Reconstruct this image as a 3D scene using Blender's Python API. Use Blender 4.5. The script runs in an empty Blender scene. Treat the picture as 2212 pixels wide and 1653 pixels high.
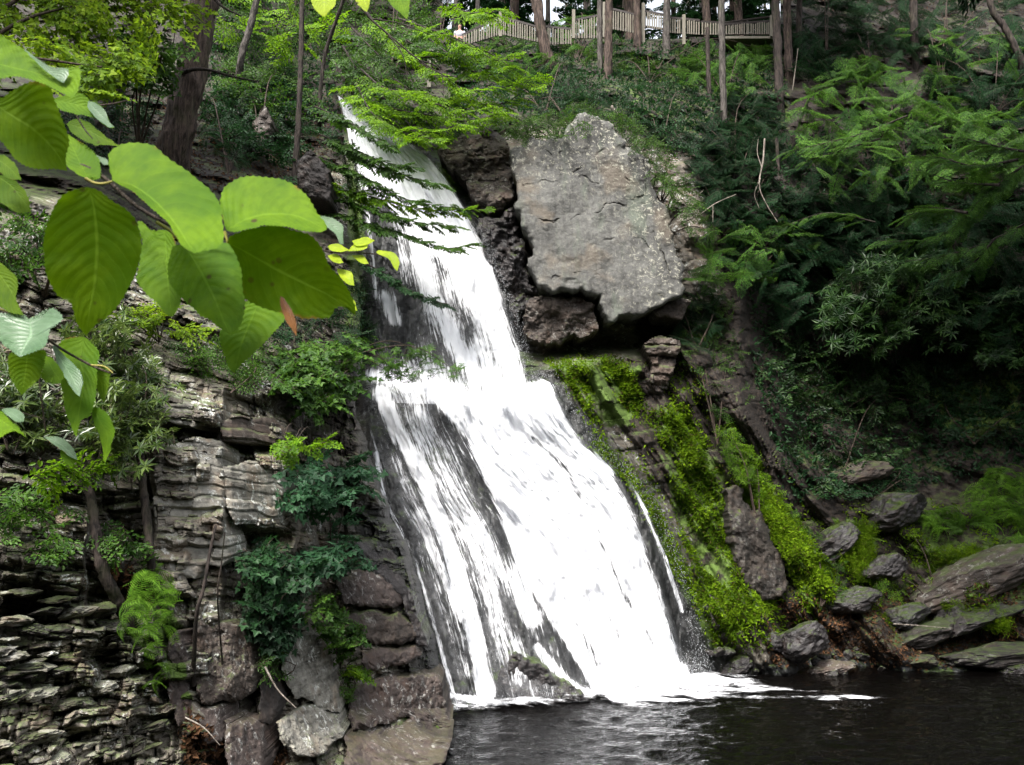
import bpy, bmesh, math, random
import numpy as np
from mathutils import Vector, Matrix

# ------------------------------------------------------------------ camera, sky, sun, exposure
scene = bpy.context.scene
FOC, U0, V0, HOR, CAMH = 1850.0, 1106.0, 826.5, 1130.0, 4.0
TH = math.atan((HOR - V0) / FOC)
cam_d = bpy.data.cameras.new('camera')
cam = bpy.data.objects.new('camera', cam_d)
scene.collection.objects.link(cam)
cam.location = (0, 0, CAMH)
cam.rotation_euler = (math.pi / 2 + TH, 0, 0)
cam_d.sensor_width = 36
cam_d.lens = 36 * FOC / 2212
cam_d.clip_start = 0.05
cam_d.clip_end = 600
scene.camera = cam
cam_d.dof.use_dof = True
cam_d.dof.focus_distance = 21
cam_d.dof.aperture_fstop = 20

SUN_EL, SUN_AZ = math.radians(56), math.radians(205)     # azimuth clockwise from +Y (north)
world = bpy.data.worlds.new('World')
scene.world = world
world.use_nodes = True
wn = world.node_tree
wn.nodes.clear()
sky = wn.nodes.new('ShaderNodeTexSky')
sky.sky_type = 'NISHITA'
sky.sun_disc = False
sky.sun_elevation = SUN_EL
sky.sun_rotation = SUN_AZ
sky.dust_density = 4.0
sky.ozone_density = 0.6
hs = wn.nodes.new('ShaderNodeHueSaturation')
hs.inputs['Saturation'].default_value = 0.28            # overcast: a white sky
bg = wn.nodes.new('ShaderNodeBackground')
bg.inputs['Strength'].default_value = 0.12
wo = wn.nodes.new('ShaderNodeOutputWorld')
wn.links.new(sky.outputs[0], hs.inputs['Color'])
wn.links.new(hs.outputs[0], bg.inputs[0])
wn.links.new(bg.outputs[0], wo.inputs[0])

sun_d = bpy.data.lights.new('sun', 'SUN')
sun_d.energy = 1.5
sun_d.angle = math.radians(16)
sun_d.color = (1.0, 0.96, 0.9)
sun = bpy.data.objects.new('sun', sun_d)
scene.collection.objects.link(sun)
sdir = Vector((math.sin(SUN_AZ) * math.cos(SUN_EL), math.cos(SUN_AZ) * math.cos(SUN_EL), math.sin(SUN_EL)))
sun.rotation_euler = sdir.to_track_quat('Z', 'Y').to_euler()
sun.location = sdir * 100
scene.view_settings.view_transform = 'Standard'
scene.view_settings.look = 'None'
scene.view_settings.exposure = 2.2
scene.view_settings.gamma = 1
scene.cycles.max_bounces = 8
scene.cycles.transparent_max_bounces = 24
scene.cycles.diffuse_bounces = 3
scene.cycles.caustics_reflective = False
scene.cycles.caustics_refractive = False

rng = np.random.default_rng(7)
random.seed(7)
CT, ST = math.cos(TH), math.sin(TH)
C = scene.collection

# ------------------------------------------------------------------ geometry helpers
def P(u, v, Y):
    """a point of the place seen at (u, v), Y metres ahead"""
    u, v, Y = np.broadcast_arrays(np.asarray(u, float), np.asarray(v, float), np.asarray(Y, float))
    cx = (u - U0) / FOC; cy = (V0 - v) / FOC
    dy = CT - cy * ST; dz = ST + cy * CT
    k = Y / dy
    return np.stack([cx * k, Y, CAMH + dz * k], -1)

def px(Y): return Y / FOC * 1.03                           # metres per unit at that distance
def Ywater(v):
    cy = (V0 - v) / FOC
    dz = ST + cy * CT; dy = CT - cy * ST
    return -CAMH * dy / np.minimum(dz, -0.02)

_perm = np.random.default_rng(3).permutation(512).astype(np.int64)
def _h(i, j, k): return _perm[(_perm[(_perm[i & 511] + j) & 511] + k) & 511]
def hash01(i, j=0, k=0):
    i, j, k = np.broadcast_arrays(np.asarray(i, np.int64), np.asarray(j, np.int64), np.asarray(k, np.int64))
    return _h(i, j, k) / 511.0
def vnoise(p):
    p = np.asarray(p, float)
    i = np.floor(p).astype(np.int64); f = p - i
    f = f * f * f * (f * (f * 6 - 15) + 10)
    r = 0
    for a in (0, 1):
        wx = f[..., 0] if a else 1 - f[..., 0]
        for b in (0, 1):
            wy = f[..., 1] if b else 1 - f[..., 1]
            for c in (0, 1):
                wz = f[..., 2] if c else 1 - f[..., 2]
                r = r + wx * wy * wz * _h(i[..., 0] + a, i[..., 1] + b, i[..., 2] + c)
    return r / 511.0 * 2 - 1
def fbm(p, oct=4, gain=0.5):
    p = np.asarray(p, float); r = 0; a = 1.0
    for o in range(oct):
        r = r + a * vnoise(p * (2 ** o) + 17.3 * o); a *= gain
    return r
def sstep(a, b, x):
    t = np.clip((x - a) / (b - a), 0, 1); return t * t * (3 - 2 * t)

def inside(poly, u, v):
    poly = np.asarray(poly, float); n = len(poly)
    r = np.zeros(np.shape(u), bool); j = n - 1
    for i in range(n):
        xi, yi = poly[i]; xj, yj = poly[j]
        if yi != yj:
            c = ((yi > v) != (yj > v)) & (u < (xj - xi) * (v - yi) / (yj - yi) + xi)
            r ^= c
        j = i
    return r
def segdist(line, u, v, closed=False):
    line = np.asarray(line, float)
    pts = list(zip(line[:-1], line[1:]))
    if closed: pts.append((line[-1], line[0]))
    d = np.full(np.shape(u), 1e9)
    for a, b in pts:
        ab = b - a; L = max(ab @ ab, 1e-9)
        t = np.clip(((u - a[0]) * ab[0] + (v - a[1]) * ab[1]) / L, 0, 1)
        d = np.minimum(d, np.hypot(u - a[0] - t * ab[0], v - a[1] - t * ab[1]))
    return d
def softpoly(poly, u, v, s):
    d = segdist(poly, u, v, True)
    d = np.where(inside(poly, u, v), d, -d)
    return sstep(-s, s, d)
def inpoly(poly, n):
    poly = np.asarray(poly, float)
    lo, hi = poly.min(0), poly.max(0); out = np.zeros((0, 2))
    while len(out) < n:
        q = lo + rng.random((n * 3 + 20, 2)) * (hi - lo)
        out = np.vstack([out, q[inside(poly, q[:, 0], q[:, 1])]])
    return out[:n]
def resample(line, n, smooth=True):
    line = np.asarray(line, float)
    if smooth and len(line) > 2:                            # Catmull-Rom
        q = np.vstack([2 * line[0] - line[1], line, 2 * line[-1] - line[-2]])
        out = []
        for i in range(1, len(q) - 2):
            t = np.linspace(0, 1, 9)[:-1, None]
            a, b, c, d = q[i - 1], q[i], q[i + 1], q[i + 2]
            out.append(0.5 * (2 * b + (c - a) * t + (2 * a - 5 * b + 4 * c - d) * t ** 2 + (3 * b - a - 3 * c + d) * t ** 3))
        line = np.vstack(out + [line[-1:]])
    s = np.r_[0, np.cumsum(np.linalg.norm(np.diff(line, axis=0), axis=1))]
    s /= max(s[-1], 1e-9)
    x = np.linspace(0, 1, n)
    return np.stack([np.interp(x, s, line[:, k]) for k in range(line.shape[1])], -1)

# ------------------------------------------------------------------ object helpers
def mesh(name, verts, faces, mat, parent=None, smooth=False, attrs=None, uv=None):
    """faces: list of int arrays (M x k); one mesh object"""
    verts = np.asarray(verts, np.float32).reshape(-1, 3)
    if parent is not None: verts = verts - np.asarray(WLOC[parent.name], np.float32)
    me = bpy.data.meshes.new(name)
    faces = [np.asarray(f, np.int32) for f in faces if len(f)]
    nl = sum(f.size for f in faces); nf = sum(len(f) for f in faces)
    me.vertices.add(len(verts)); me.vertices.foreach_set('co', verts.ravel())
    me.loops.add(nl); me.polygons.add(nf)
    idx = np.concatenate([f.ravel() for f in faces]).astype(np.int32)
    tot = np.concatenate([np.full(len(f), f.shape[1], np.int32) for f in faces])
    me.loops.foreach_set('vertex_index', idx)
    me.polygons.foreach_set('loop_start', np.r_[0, np.cumsum(tot)[:-1]].astype(np.int32))
    me.polygons.foreach_set('loop_total', tot)
    me.polygons.foreach_set('use_smooth', np.full(nf, bool(smooth)))
    if attrs:
        for k, a in attrs.items():
            at = me.attributes.new(k, 'FLOAT', 'POINT'); at.data.foreach_set('value', np.asarray(a, np.float32).ravel())
    if uv is not None:
        l = me.uv_layers.new(name='UVMap'); l.data.foreach_set('uv', np.asarray(uv, np.float32)[idx].ravel())
    me.update(calc_edges=True)
    me.materials.append(mat)
    o = bpy.data.objects.new(name, me); C.objects.link(o)
    WLOC[o.name] = (0, 0, 0)
    if parent is not None:
        o.parent = parent; WLOC[o.name] = WLOC[parent.name]
    return o
WLOC = {}
def thing(name, label, cat, loc, group=None):
    o = bpy.data.objects.new(name, None); C.objects.link(o)
    o.empty_display_size = 0.2
    o.location = tuple(float(x) for x in loc)
    WLOC[o.name] = tuple(o.location)
    return tag(o, label, cat, group)
def tag(o, label, cat, group=None):
    o['label'] = label; o['category'] = cat
    if group: o['group'] = group
    return o
def struct(o, kind='structure', label=None):
    o['kind'] = kind
    if label: o['label'] = label
    return o

class Geo:
    """collects vertices and faces of one mesh"""
    def __init__(s): s.v = []; s.f = {}; s.n = 0
    def add(s, verts, *faces):
        verts = np.asarray(verts, float).reshape(-1, 3)
        for f in faces:
            f = np.asarray(f, np.int64)
            if len(f): s.f.setdefault(f.shape[1], []).append(f + s.n)
        s.v.append(verts); s.n += len(verts)
    def build(s, name, mat, parent=None, smooth=False):
        return mesh(name, np.vstack(s.v), [np.vstack(x) for x in s.f.values()], mat, parent, smooth)

def tube_geo(g, pts, radii, sides=8, rough=0.0, seed=0.0, n=None, cap=True):
    pts = np.asarray(pts, float); radii = np.asarray(radii, float)
    if n:
        q = resample(np.c_[pts, radii], n); pts, radii = q[:, :3], q[:, 3]
    m = len(pts)
    t = np.gradient(pts, axis=0); t /= np.linalg.norm(t, axis=1)[:, None] + 1e-9
    ref = np.array([0.0, 0.0, 1.0]) if abs(t[:, 2]).mean() < 0.8 else np.array([0.0, 1.0, 0.0])
    a = np.cross(t, ref); a /= np.linalg.norm(a, axis=1)[:, None] + 1e-9
    b = np.cross(t, a)
    ang = np.linspace(0, 2 * np.pi, sides, endpoint=False)
    r = radii[:, None] * np.ones((1, sides))
    if rough:
        q = pts[:, None] + (a[:, None] * np.cos(ang)[None, :, None] + b[:, None] * np.sin(ang)[None, :, None]) * radii[:, None, None]
        rm = np.maximum(radii.mean(), 0.01)
        r = r * (1 + rough * fbm(np.stack([q[..., 0] / rm * 2.6, q[..., 1] / rm * 2.6, q[..., 2] / rm * 0.7], -1) + seed, 3))
    v = pts[:, None] + (a[:, None] * np.cos(ang)[None, :, None] + b[:, None] * np.sin(ang)[None, :, None]) * r[..., None]
    i = np.arange(m - 1)[:, None] * sides; j = np.arange(sides)[None]; k = (j + 1) % sides
    q = np.stack([i + j, i + k, i + k + sides, i + j + sides], -1).reshape(-1, 4)
    g.add(v, q)
    if cap:
        g.add(np.vstack([v[-1], pts[-1:]]), np.stack([j[0], k[0], np.full(sides, sides)], -1))

# ------------------------------------------------------------------ materials
def new_mat(name):
    m = bpy.data.materials.new(name); m.use_nodes = True
    nt = m.node_tree; nt.nodes.clear()
    return m, nt
class N:
    def __init__(s, nt): s.nt = nt
    def node(s, t, **kw):
        n = s.nt.nodes.new(t)
        for k, x in kw.items(): setattr(n, k, x)
        return n
    def link(s, a, b): s.nt.links.new(a, b)
    def set(s, sock, x):
        if isinstance(x, bpy.types.NodeSocket): s.link(x, sock)
        elif isinstance(x, (tuple, list)) and len(x) == 3 and sock.type == 'RGBA': sock.default_value = (*x, 1)
        else: sock.default_value = x
    def math(s, op, a, b=0.0, clamp=False):
        n = s.node('ShaderNodeMath', operation=op, use_clamp=clamp); s.set(n.inputs[0], a); s.set(n.inputs[1], b); return n.outputs[0]
    def mix(s, f, a, b):
        n = s.node('ShaderNodeMix', data_type='RGBA'); s.set(n.inputs['Factor'], f); s.set(n.inputs[6], a); s.set(n.inputs[7], b); return n.outputs[2]
    def ramp(s, x, lo, hi, a=0.0, b=1.0):
        n = s.node('ShaderNodeMapRange', interpolation_type='SMOOTHSTEP'); s.set(n.inputs[0], x)
        for i, q in enumerate((lo, hi, a, b)): s.set(n.inputs[i + 1], q)
        return n.outputs[0]
    def noise(s, vec, scale, detail=4.0, rough=0.55, dist=0.0):
        n = s.node('ShaderNodeTexNoise'); s.set(n.inputs['Vector'], vec); s.set(n.inputs['Scale'], scale)
        n.inputs['Detail'].default_value = detail; n.inputs['Roughness'].default_value = rough; n.inputs['Distortion'].default_value = dist
        return n.outputs['Fac']
    def voro(s, vec, scale, feature='F1', out='Distance'):
        n = s.node('ShaderNodeTexVoronoi', feature=feature); s.set(n.inputs['Vector'], vec); s.set(n.inputs['Scale'], scale); return n.outputs[out]
    def pos(s): return s.node('ShaderNodeNewGeometry').outputs['Position']
    def obj(s): return s.node('ShaderNodeTexCoord').outputs['Object']
    def attr(s, name):
        return s.node('ShaderNodeAttribute', attribute_name=name).outputs['Fac']
    def scale(s, vec, x, y, z):
        n = s.node('ShaderNodeMapping'); s.set(n.inputs['Vector'], vec); n.inputs['Scale'].default_value = (x, y, z); return n.outputs[0]
    def bump(s, h, strength=0.5, dist=0.02):
        n = s.node('ShaderNodeBump'); s.set(n.inputs['Height'], h); n.inputs['Strength'].default_value = strength; n.inputs['Distance'].default_value = dist; return n.outputs[0]
    def principled(s, col, rough=0.8, normal=None, spec=0.3, **kw):
        n = s.node('ShaderNodeBsdfPrincipled'); s.set(n.inputs['Base Color'], col); s.set(n.inputs['Roughness'], rough)
        n.inputs['Specular IOR Level'].default_value = spec
        if normal is not None: s.link(normal, n.inputs['Normal'])
        for k, x in kw.items(): s.set(n.inputs[k], x)
        return n.outputs[0]
    def out(s, sh):
        o = s.node('ShaderNodeOutputMaterial'); s.link(sh, o.inputs['Surface'])

def rock_mat(name, dark, light, lichen=(0.5, 0.52, 0.48), lich=0.5, moss=0.25, wet=0.0, attrs=False, mossc=(0.06, 0.10, 0.015), bumpd=0.03, strat=True):
    m, nt = new_mat(name); k = N(nt); p = k.pos()
    big = k.noise(p, 0.9, 5, 0.6); fine = k.noise(p, 9.0, 6, 0.68)
    st = k.noise(k.scale(p, 0.8, 0.8, 9.0), 1.6, 4, 0.6, 0.6)
    f = k.math('ADD', k.math('MULTIPLY', big, 0.5), k.math('ADD', k.math('MULTIPLY', fine, 0.35), k.math('MULTIPLY', st, 0.35 if strat else 0.1)))
    col = k.mix(k.ramp(f, 0.40, 0.78), dark, light)
    hue = k.noise(p, 2.3, 3)
    col = k.mix(k.ramp(hue, 0.5, 0.7, 0, 0.45), col, tuple(x * y for x, y in zip(light, (0.75, 0.55, 0.42))))
    lm = k.math('MULTIPLY', k.ramp(k.noise(p, 6.5, 8, 0.78, 0.5), 0.545, 0.60), k.ramp(k.noise(p, 0.8, 3), 0.40, 0.58))
    col = k.mix(k.math('MULTIPLY', lm, lich), col, lichen)
    nz = k.node('ShaderNodeSeparateXYZ'); k.link(k.node('ShaderNodeNewGeometry').outputs['Normal'], nz.inputs[0])
    mm = k.math('MULTIPLY', k.ramp(k.math('ADD', nz.outputs[2], k.math('MULTIPLY', k.noise(p, 3.0, 5, 0.65), 1.2)), 1.25, 1.7), moss, True)
    rough = 0.75
    mcol = k.mix(k.noise(p, 14.0, 3), tuple(x * 0.55 for x in mossc), tuple(x * 1.5 for x in mossc))
    if attrs:
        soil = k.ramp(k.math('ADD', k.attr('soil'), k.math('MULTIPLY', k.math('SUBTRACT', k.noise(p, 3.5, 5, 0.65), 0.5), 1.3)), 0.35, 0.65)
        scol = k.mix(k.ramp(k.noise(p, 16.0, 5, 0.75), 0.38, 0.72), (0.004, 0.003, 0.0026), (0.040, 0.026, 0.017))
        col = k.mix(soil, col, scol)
        am = k.ramp(k.math('ADD', k.attr('moss'), k.math('MULTIPLY', k.math('SUBTRACT', k.noise(p, 2.6, 6, 0.7), 0.5), 1.5)), 0.38, 0.62)
        mm = k.math('MAXIMUM', mm, am)
        w = k.attr('wet')
        col = k.mix(k.math('MULTIPLY', w, 0.97), col, k.mix(k.ramp(fine, 0.4, 0.65), (0.003, 0.0035, 0.004), (0.016, 0.018, 0.018)))
        rough = k.ramp(w, 0.0, 1.0, 0.8, 0.5)
    elif wet:
        rough = k.ramp(k.noise(p, 4.0, 3), 0.35, 0.65, 0.28, 0.6)
    col = k.mix(mm, col, mcol)
    h = k.math('ADD', k.math('MULTIPLY', fine, 0.7), k.math('MULTIPLY', k.noise(p, 38.0, 4, 0.7), 0.35))
    h = k.math('ADD', h, k.math('MULTIPLY', st, 0.6 if strat else 0.1))
    k.out(k.principled(col, rough, k.bump(h, 0.9, bumpd), 0.35))
    return m

def leaf_mat(name, a, b, trans=0.35, rough=0.5, spec=0.3, third=None):
    m, nt = new_mat(name); k = N(nt)
    geo = k.node('ShaderNodeNewGeometry')
    r = geo.outputs['Random Per Island']
    col = k.mix(r, a, b)
    col = k.mix(k.ramp(k.noise(geo.outputs['Position'], 1.1, 3), 0.4, 0.65), col, tuple(x * 0.6 for x in a))
    if third: col = k.mix(k.ramp(k.math('FRACT', k.math('MULTIPLY', r, 17.3)), 0.88, 0.92), col, third)
    pr = k.principled(col, rough, None, spec)
    tr = k.node('ShaderNodeBsdfTranslucent'); k.link(k.mix(0.5, col, k.mix(r, tuple(x * y for x, y in zip(b, (1.1, 1.25, 0.7))), b)), tr.inputs[0])
    ms = k.node('ShaderNodeMixShader'); ms.inputs[0].default_value = trans
    k.link(pr, ms.inputs[1]); k.link(tr.outputs[0], ms.inputs[2])
    k.out(ms.outputs[0]); return m

def bark_mat(name, a, b, mossy=0.2):
    m, nt = new_mat(name); k = N(nt); p = k.pos()
    s = k.noise(k.scale(p, 9, 9, 1.4), 1.5, 6, 0.7, 0.5)
    col = k.mix(k.ramp(s, 0.36, 0.66), a, b)
    col = k.mix(k.math('MULTIPLY', k.ramp(k.noise(p, 2.0, 4), 0.5, 0.7), mossy), col, (0.04, 0.06, 0.012))
    k.out(k.principled(col, 0.85, k.bump(s, 1.0, 0.04), 0.2)); return m

M = {}
M['cliff'] = rock_mat('cliff_rock', (0.012, 0.0095, 0.008), (0.21, 0.185, 0.15), (0.62, 0.63, 0.60), 0.95, 0.6, attrs=True)
def grey_face():
    m, nt = new_mat('grey_rock'); k = N(nt); p = k.pos()
    big = k.noise(p, 0.55, 5, 0.6, 0.4); med = k.noise(p, 3.2, 6, 0.7); fine = k.noise(p, 17.0, 6, 0.75)
    st = k.noise(k.scale(p, 5.5, 5.5, 0.55), 1.0, 5, 0.65, 0.5)
    f = k.math('ADD', k.math('ADD', k.math('MULTIPLY', big, 0.35), k.math('MULTIPLY', med, 0.25)), k.math('ADD', k.math('MULTIPLY', fine, 0.25), k.math('MULTIPLY', st, 0.3)))
    col = k.mix(k.ramp(f, 0.42, 0.72), (0.022, 0.021, 0.020), (0.112, 0.111, 0.102))
    col = k.mix(k.ramp(k.noise(p, 0.8, 4), 0.52, 0.66, 0, 0.5), col, (0.115, 0.088, 0.06))
    col = k.mix(k.ramp(k.noise(k.scale(p, 1.6, 1.6, 0.4), 1.0, 4), 0.52, 0.7, 0, 0.55), col, (0.085, 0.105, 0.075))
    sp = k.node('ShaderNodeSeparateXYZ'); k.link(p, sp.inputs[0])
    zone = k.math('ADD', k.ramp(sp.outputs[0], 2.6, 5.2), k.ramp(sp.outputs[2], 13.6, 16.2))
    lic = k.math('MULTIPLY', k.ramp(k.noise(p, 7.5, 8, 0.8, 0.6), 0.53, 0.60), k.math('MINIMUM', k.math('ADD', k.math('MULTIPLY', zone, 0.75), 0.16), 0.9))
    col = k.mix(lic, col, (0.34, 0.33, 0.265))
    pit = k.ramp(k.voro(k.scale(p, 1.2, 1.2, 2.4), 3.4), 0.10, 0.03)
    col = k.mix(k.math('MULTIPLY', pit, 0.6), col, (0.03, 0.028, 0.025))
    h = k.math('ADD', k.math('ADD', k.math('MULTIPLY', med, 0.9), k.math('MULTIPLY', fine, 0.5)), k.math('MULTIPLY', pit, -0.5))
    k.out(k.principled(col, 0.75, k.bump(h, 0.8, 0.05), 0.3)); return m
M['grey'] = grey_face()
M['brown'] = rock_mat('brown_rock', (0.009, 0.007, 0.006), (0.074, 0.057, 0.046), (0.34, 0.33, 0.30), 0.5, 0.6, bumpd=0.03)
M['slab'] = rock_mat('lichen_slab', (0.035, 0.031, 0.026), (0.30, 0.285, 0.245), (0.68, 0.69, 0.65), 0.95, 0.4, bumpd=0.03)
M['purple'] = rock_mat('purple_rock', (0.011, 0.008, 0.008), (0.088, 0.067, 0.058), (0.46, 0.45, 0.42), 0.6, 0.25, mossc=(0.06, 0.07, 0.01))
M['wetrock'] = rock_mat('wet_rock', (0.005, 0.0045, 0.005), (0.036, 0.031, 0.031), (0.22, 0.22, 0.22), 0.25, 0.7, wet=1, bumpd=0.04, mossc=(0.05, 0.085, 0.008))
M['tan'] = rock_mat('tan_rock', (0.012, 0.0095, 0.009), (0.072, 0.058, 0.050), (0.25, 0.24, 0.22), 0.35, 0.4, bumpd=0.03, strat=False)
M['rib'] = rock_mat('mossy_rib_rock', (0.006, 0.005, 0.0045), (0.052, 0.042, 0.034), (0.2, 0.2, 0.18), 0.3, 1.0, mossc=(0.05, 0.075, 0.008))
M['bark'] = bark_mat('hemlock_bark', (0.017, 0.012, 0.010), (0.098, 0.070, 0.057))
M['barkdark'] = bark_mat('dark_bark', (0.010, 0.008, 0.007), (0.055, 0.042, 0.036))
M['barkgrey'] = bark_mat('grey_bark', (0.022, 0.019, 0.017), (0.105, 0.092, 0.082))
M['twig'] = bark_mat('twig_bark', (0.02, 0.014, 0.01), (0.07, 0.05, 0.04), 0.1)
M['deadwood'] = bark_mat('dead_wood', (0.10, 0.085, 0.07), (0.32, 0.28, 0.24), 0.0)
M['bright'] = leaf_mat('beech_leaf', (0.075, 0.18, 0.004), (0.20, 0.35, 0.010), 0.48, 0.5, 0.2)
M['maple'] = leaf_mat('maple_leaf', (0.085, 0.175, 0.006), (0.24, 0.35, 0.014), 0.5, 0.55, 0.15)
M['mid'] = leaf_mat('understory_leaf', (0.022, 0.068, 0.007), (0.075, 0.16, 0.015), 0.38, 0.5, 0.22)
M['shade'] = leaf_mat('shade_leaf', (0.008, 0.032, 0.010), (0.030, 0.085, 0.026), 0.32, 0.5, 0.2)  # darker copy for foliage in shade; the shade is in the colour
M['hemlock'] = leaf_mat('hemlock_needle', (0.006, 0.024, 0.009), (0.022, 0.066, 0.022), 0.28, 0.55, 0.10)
M['hemtip'] = leaf_mat('hemlock_lit_tip', (0.024, 0.082, 0.016), (0.12, 0.25, 0.030), 0.36, 0.5, 0.15)  # yellow-green tips; highlights on bough tops also put into the colour
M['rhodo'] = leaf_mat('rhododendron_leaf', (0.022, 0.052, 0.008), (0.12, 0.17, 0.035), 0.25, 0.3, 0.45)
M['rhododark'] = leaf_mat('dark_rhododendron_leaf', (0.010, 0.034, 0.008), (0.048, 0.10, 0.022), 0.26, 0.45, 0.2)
M['fern'] = leaf_mat('fern_frond', (0.045, 0.115, 0.008), (0.14, 0.27, 0.025), 0.42, 0.55, 0.15)
M['grass'] = leaf_mat('moss_and_grass', (0.055, 0.115, 0.005), (0.19, 0.30, 0.012), 0.42, 0.75, 0.06, third=(0.05, 0.04, 0.012))
M['cleft'] = leaf_mat('cleft_maple_leaf', (0.014, 0.055, 0.022), (0.050, 0.13, 0.055), 0.35, 0.5, 0.2)
M['yellow'] = leaf_mat('yellow_leaf', (0.17, 0.25, 0.012), (0.36, 0.40, 0.02), 0.5, 0.5, 0.3)
M['litter'] = leaf_mat('dead_leaf', (0.03, 0.014, 0.007), (0.15, 0.075, 0.036), 0.15, 0.8, 0.15)
def wood():
    m, nt = new_mat('weathered_wood'); k = N(nt); p = k.pos()
    k.out(k.principled(k.mix(k.noise(k.scale(p, 12, 12, 2), 1.5, 4), (0.085, 0.078, 0.06), (0.22, 0.20, 0.16)), 0.8)); return m
M['wood'] = wood()
def plain(name, c, r=0.7):
    m, nt = new_mat(name); k = N(nt); k.out(k.principled(k.mix(k.noise(k.pos(), 30.0, 3), tuple(x * 0.75 for x in c), c), r)); return m
M['rail'] = plain('dark_rail', (0.035, 0.028, 0.025))
M['gorge'] = plain('unseen_gorge_wall', (0.03, 0.045, 0.018))

# ------------------------------------------------------------------ terrain: how far away the rock stands
COLS_L = {
 -500: [(-700, 38), (0, 25), (300, 13), (700, 9.5), (1000, 8.2), (1653, 6.8), (1900, 6.3)],
 0: [(-700, 45), (0, 29), (100, 26), (200, 22), (330, 18), (430, 13.5), (500, 12.6), (700, 11.8), (830, 11.2), (1000, 10.5), (1200, 9.8), (1350, 9.3), (1530, 9.0), (1653, 8.5), (1900, 8)],
 200: [(-700, 46), (0, 31), (200, 24.5), (330, 20), (430, 16), (500, 14.5), (700, 13), (830, 12.1), (1000, 11.5), (1200, 10.8), (1350, 10.3), (1530, 10), (1653, 9.6), (1900, 9)],
 350: [(-700, 47), (0, 32.5), (200, 26), (330, 22), (500, 17.5), (700, 14.2), (830, 13.1), (1000, 12.4), (1200, 11.9), (1350, 11.4), (1530, 11), (1653, 10.6), (1900, 9.6)],
 500: [(-700, 48), (0, 34.5), (200, 28), (330, 24), (500, 19.5), (700, 16), (830, 14.2), (1000, 13.4), (1200, 12.9), (1350, 12.5), (1530, 12), (1653, 11.6), (1900, 10.4)],
 620: [(-700, 49), (0, 36), (200, 29.5), (330, 26.2), (500, 22), (700, 18), (830, 15.8), (1000, 14.8), (1200, 14.3), (1350, 13.9), (1530, 13.3), (1653, 12.6), (1900, 11)],
 750: [(-700, 50), (0, 38), (180, 31), (330, 27.3), (500, 24.3), (700, 20.8), (830, 18.8), (1000, 17.8), (1200, 16.4), (1350, 15.7), (1530, 15), (1653, 13.6), (1900, 11.5)],
 900: [(-700, 50), (0, 39), (300, 28), (700, 21.5), (1000, 19.3), (1200, 18.2), (1350, 17.4), (1530, 16.8), (1653, 14.5), (1900, 12)],
 1000: [(-700, 50), (0, 40), (300, 28), (700, 22), (1000, 20), (1350, 18.7), (1530, 18.4), (1600, 16.4), (1653, 14.9), (1900, 12)],
}
COLS_R = {
 600: [(-700, 55), (0, 38), (150, 33), (300, 28), (800, 24.5), (1530, 20), (1900, 19)],
 800: [(-700, 60), (0, 40), (150, 34), (220, 31), (300, 28.5), (400, 26.8), (600, 25.2), (800, 24.3), (850, 22.9), (1000, 21.7), (1200, 20.6), (1350, 20.1), (1530, 19.6), (1900, 19)],
 1000: [(-700, 62), (0, 42), (150, 36), (250, 31), (320, 28.5), (400, 27.4), (600, 25.9), (800, 24.8), (855, 23.4), (1000, 22.5), (1200, 21.5), (1350, 20.8), (1530, 20.0), (1900, 19.5)],
 1150: [(-700, 64), (0, 44), (100, 37), (200, 33), (300, 28.2), (400, 27.1), (600, 26.6), (760, 26.4), (800, 24.6), (850, 24.0), (1000, 23.1), (1200, 22.3), (1350, 21.6), (1530, 20.5), (1900, 20)],
 1300: [(-700, 66), (0, 45), (90, 37), (200, 31.5), (260, 28.5), (400, 27), (600, 26.8), (740, 26.8), (785, 24.9), (850, 24.6), (1000, 23.8), (1200, 23.1), (1350, 22.6), (1530, 21.5), (1900, 21)],
 1480: [(-700, 66), (0, 45), (90, 37), (200, 33), (300, 29.5), (450, 27.5), (600, 27), (700, 27), (760, 25.6), (850, 25.2), (1000, 24.5), (1200, 23.9), (1350, 23.6), (1460, 23.5), (1900, 22.5)],
 1600: [(-700, 66), (0, 45), (90, 37.5), (200, 34), (300, 31.5), (450, 29), (600, 28), (760, 27), (850, 26.2), (1000, 25.2), (1200, 24.4), (1350, 24.1), (1460, 23.9), (1900, 23)],
 1720: [(-700, 66), (0, 44), (90, 38.5), (200, 35), (300, 33), (450, 31.5), (600, 31), (800, 30.3), (1000, 28), (1200, 25.8), (1300, 25), (1400, 24.6), (1460, 24.2), (1900, 23.5)],
 2000: [(-700, 66), (0, 46), (100, 40), (200, 36.5), (400, 33), (600, 32), (800, 31.5), (900, 31), (1000, 29.5), (1150, 27.5), (1300, 26.2), (1400, 25.3), (1450, 24.7), (1900, 24)],
 2212: [(-700, 66), (0, 46), (100, 40), (200, 36), (400, 32), (600, 31), (800, 30.5), (900, 30), (1000, 29), (1150, 27.2), (1300, 25.8), (1400, 25.0), (1450, 24.5), (1900, 24)],
 2800: [(-700, 60), (0, 43), (200, 33), (400, 28), (800, 26.5), (1000, 25.5), (1300, 23.8), (1450, 22.9), (1900, 22)],
}
def lattice(cols, u, v):
    u, v = np.broadcast_arrays(np.asarray(u, float), np.asarray(v, float))
    ks = sorted(cols)
    r = np.zeros(u.shape)
    cu = np.clip(u, ks[0], ks[-1])
    for a, b in zip(ks[:-1], ks[1:]):
        m = (cu >= a) & (cu <= b)
        if not m.any(): continue
        t = (cu[m] - a) / (b - a)
        ya = np.interp(v[m], *zip(*cols[a])); yb = np.interp(v[m], *zip(*cols[b]))
        r[m] = ya + (yb - ya) * t
    return r
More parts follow.
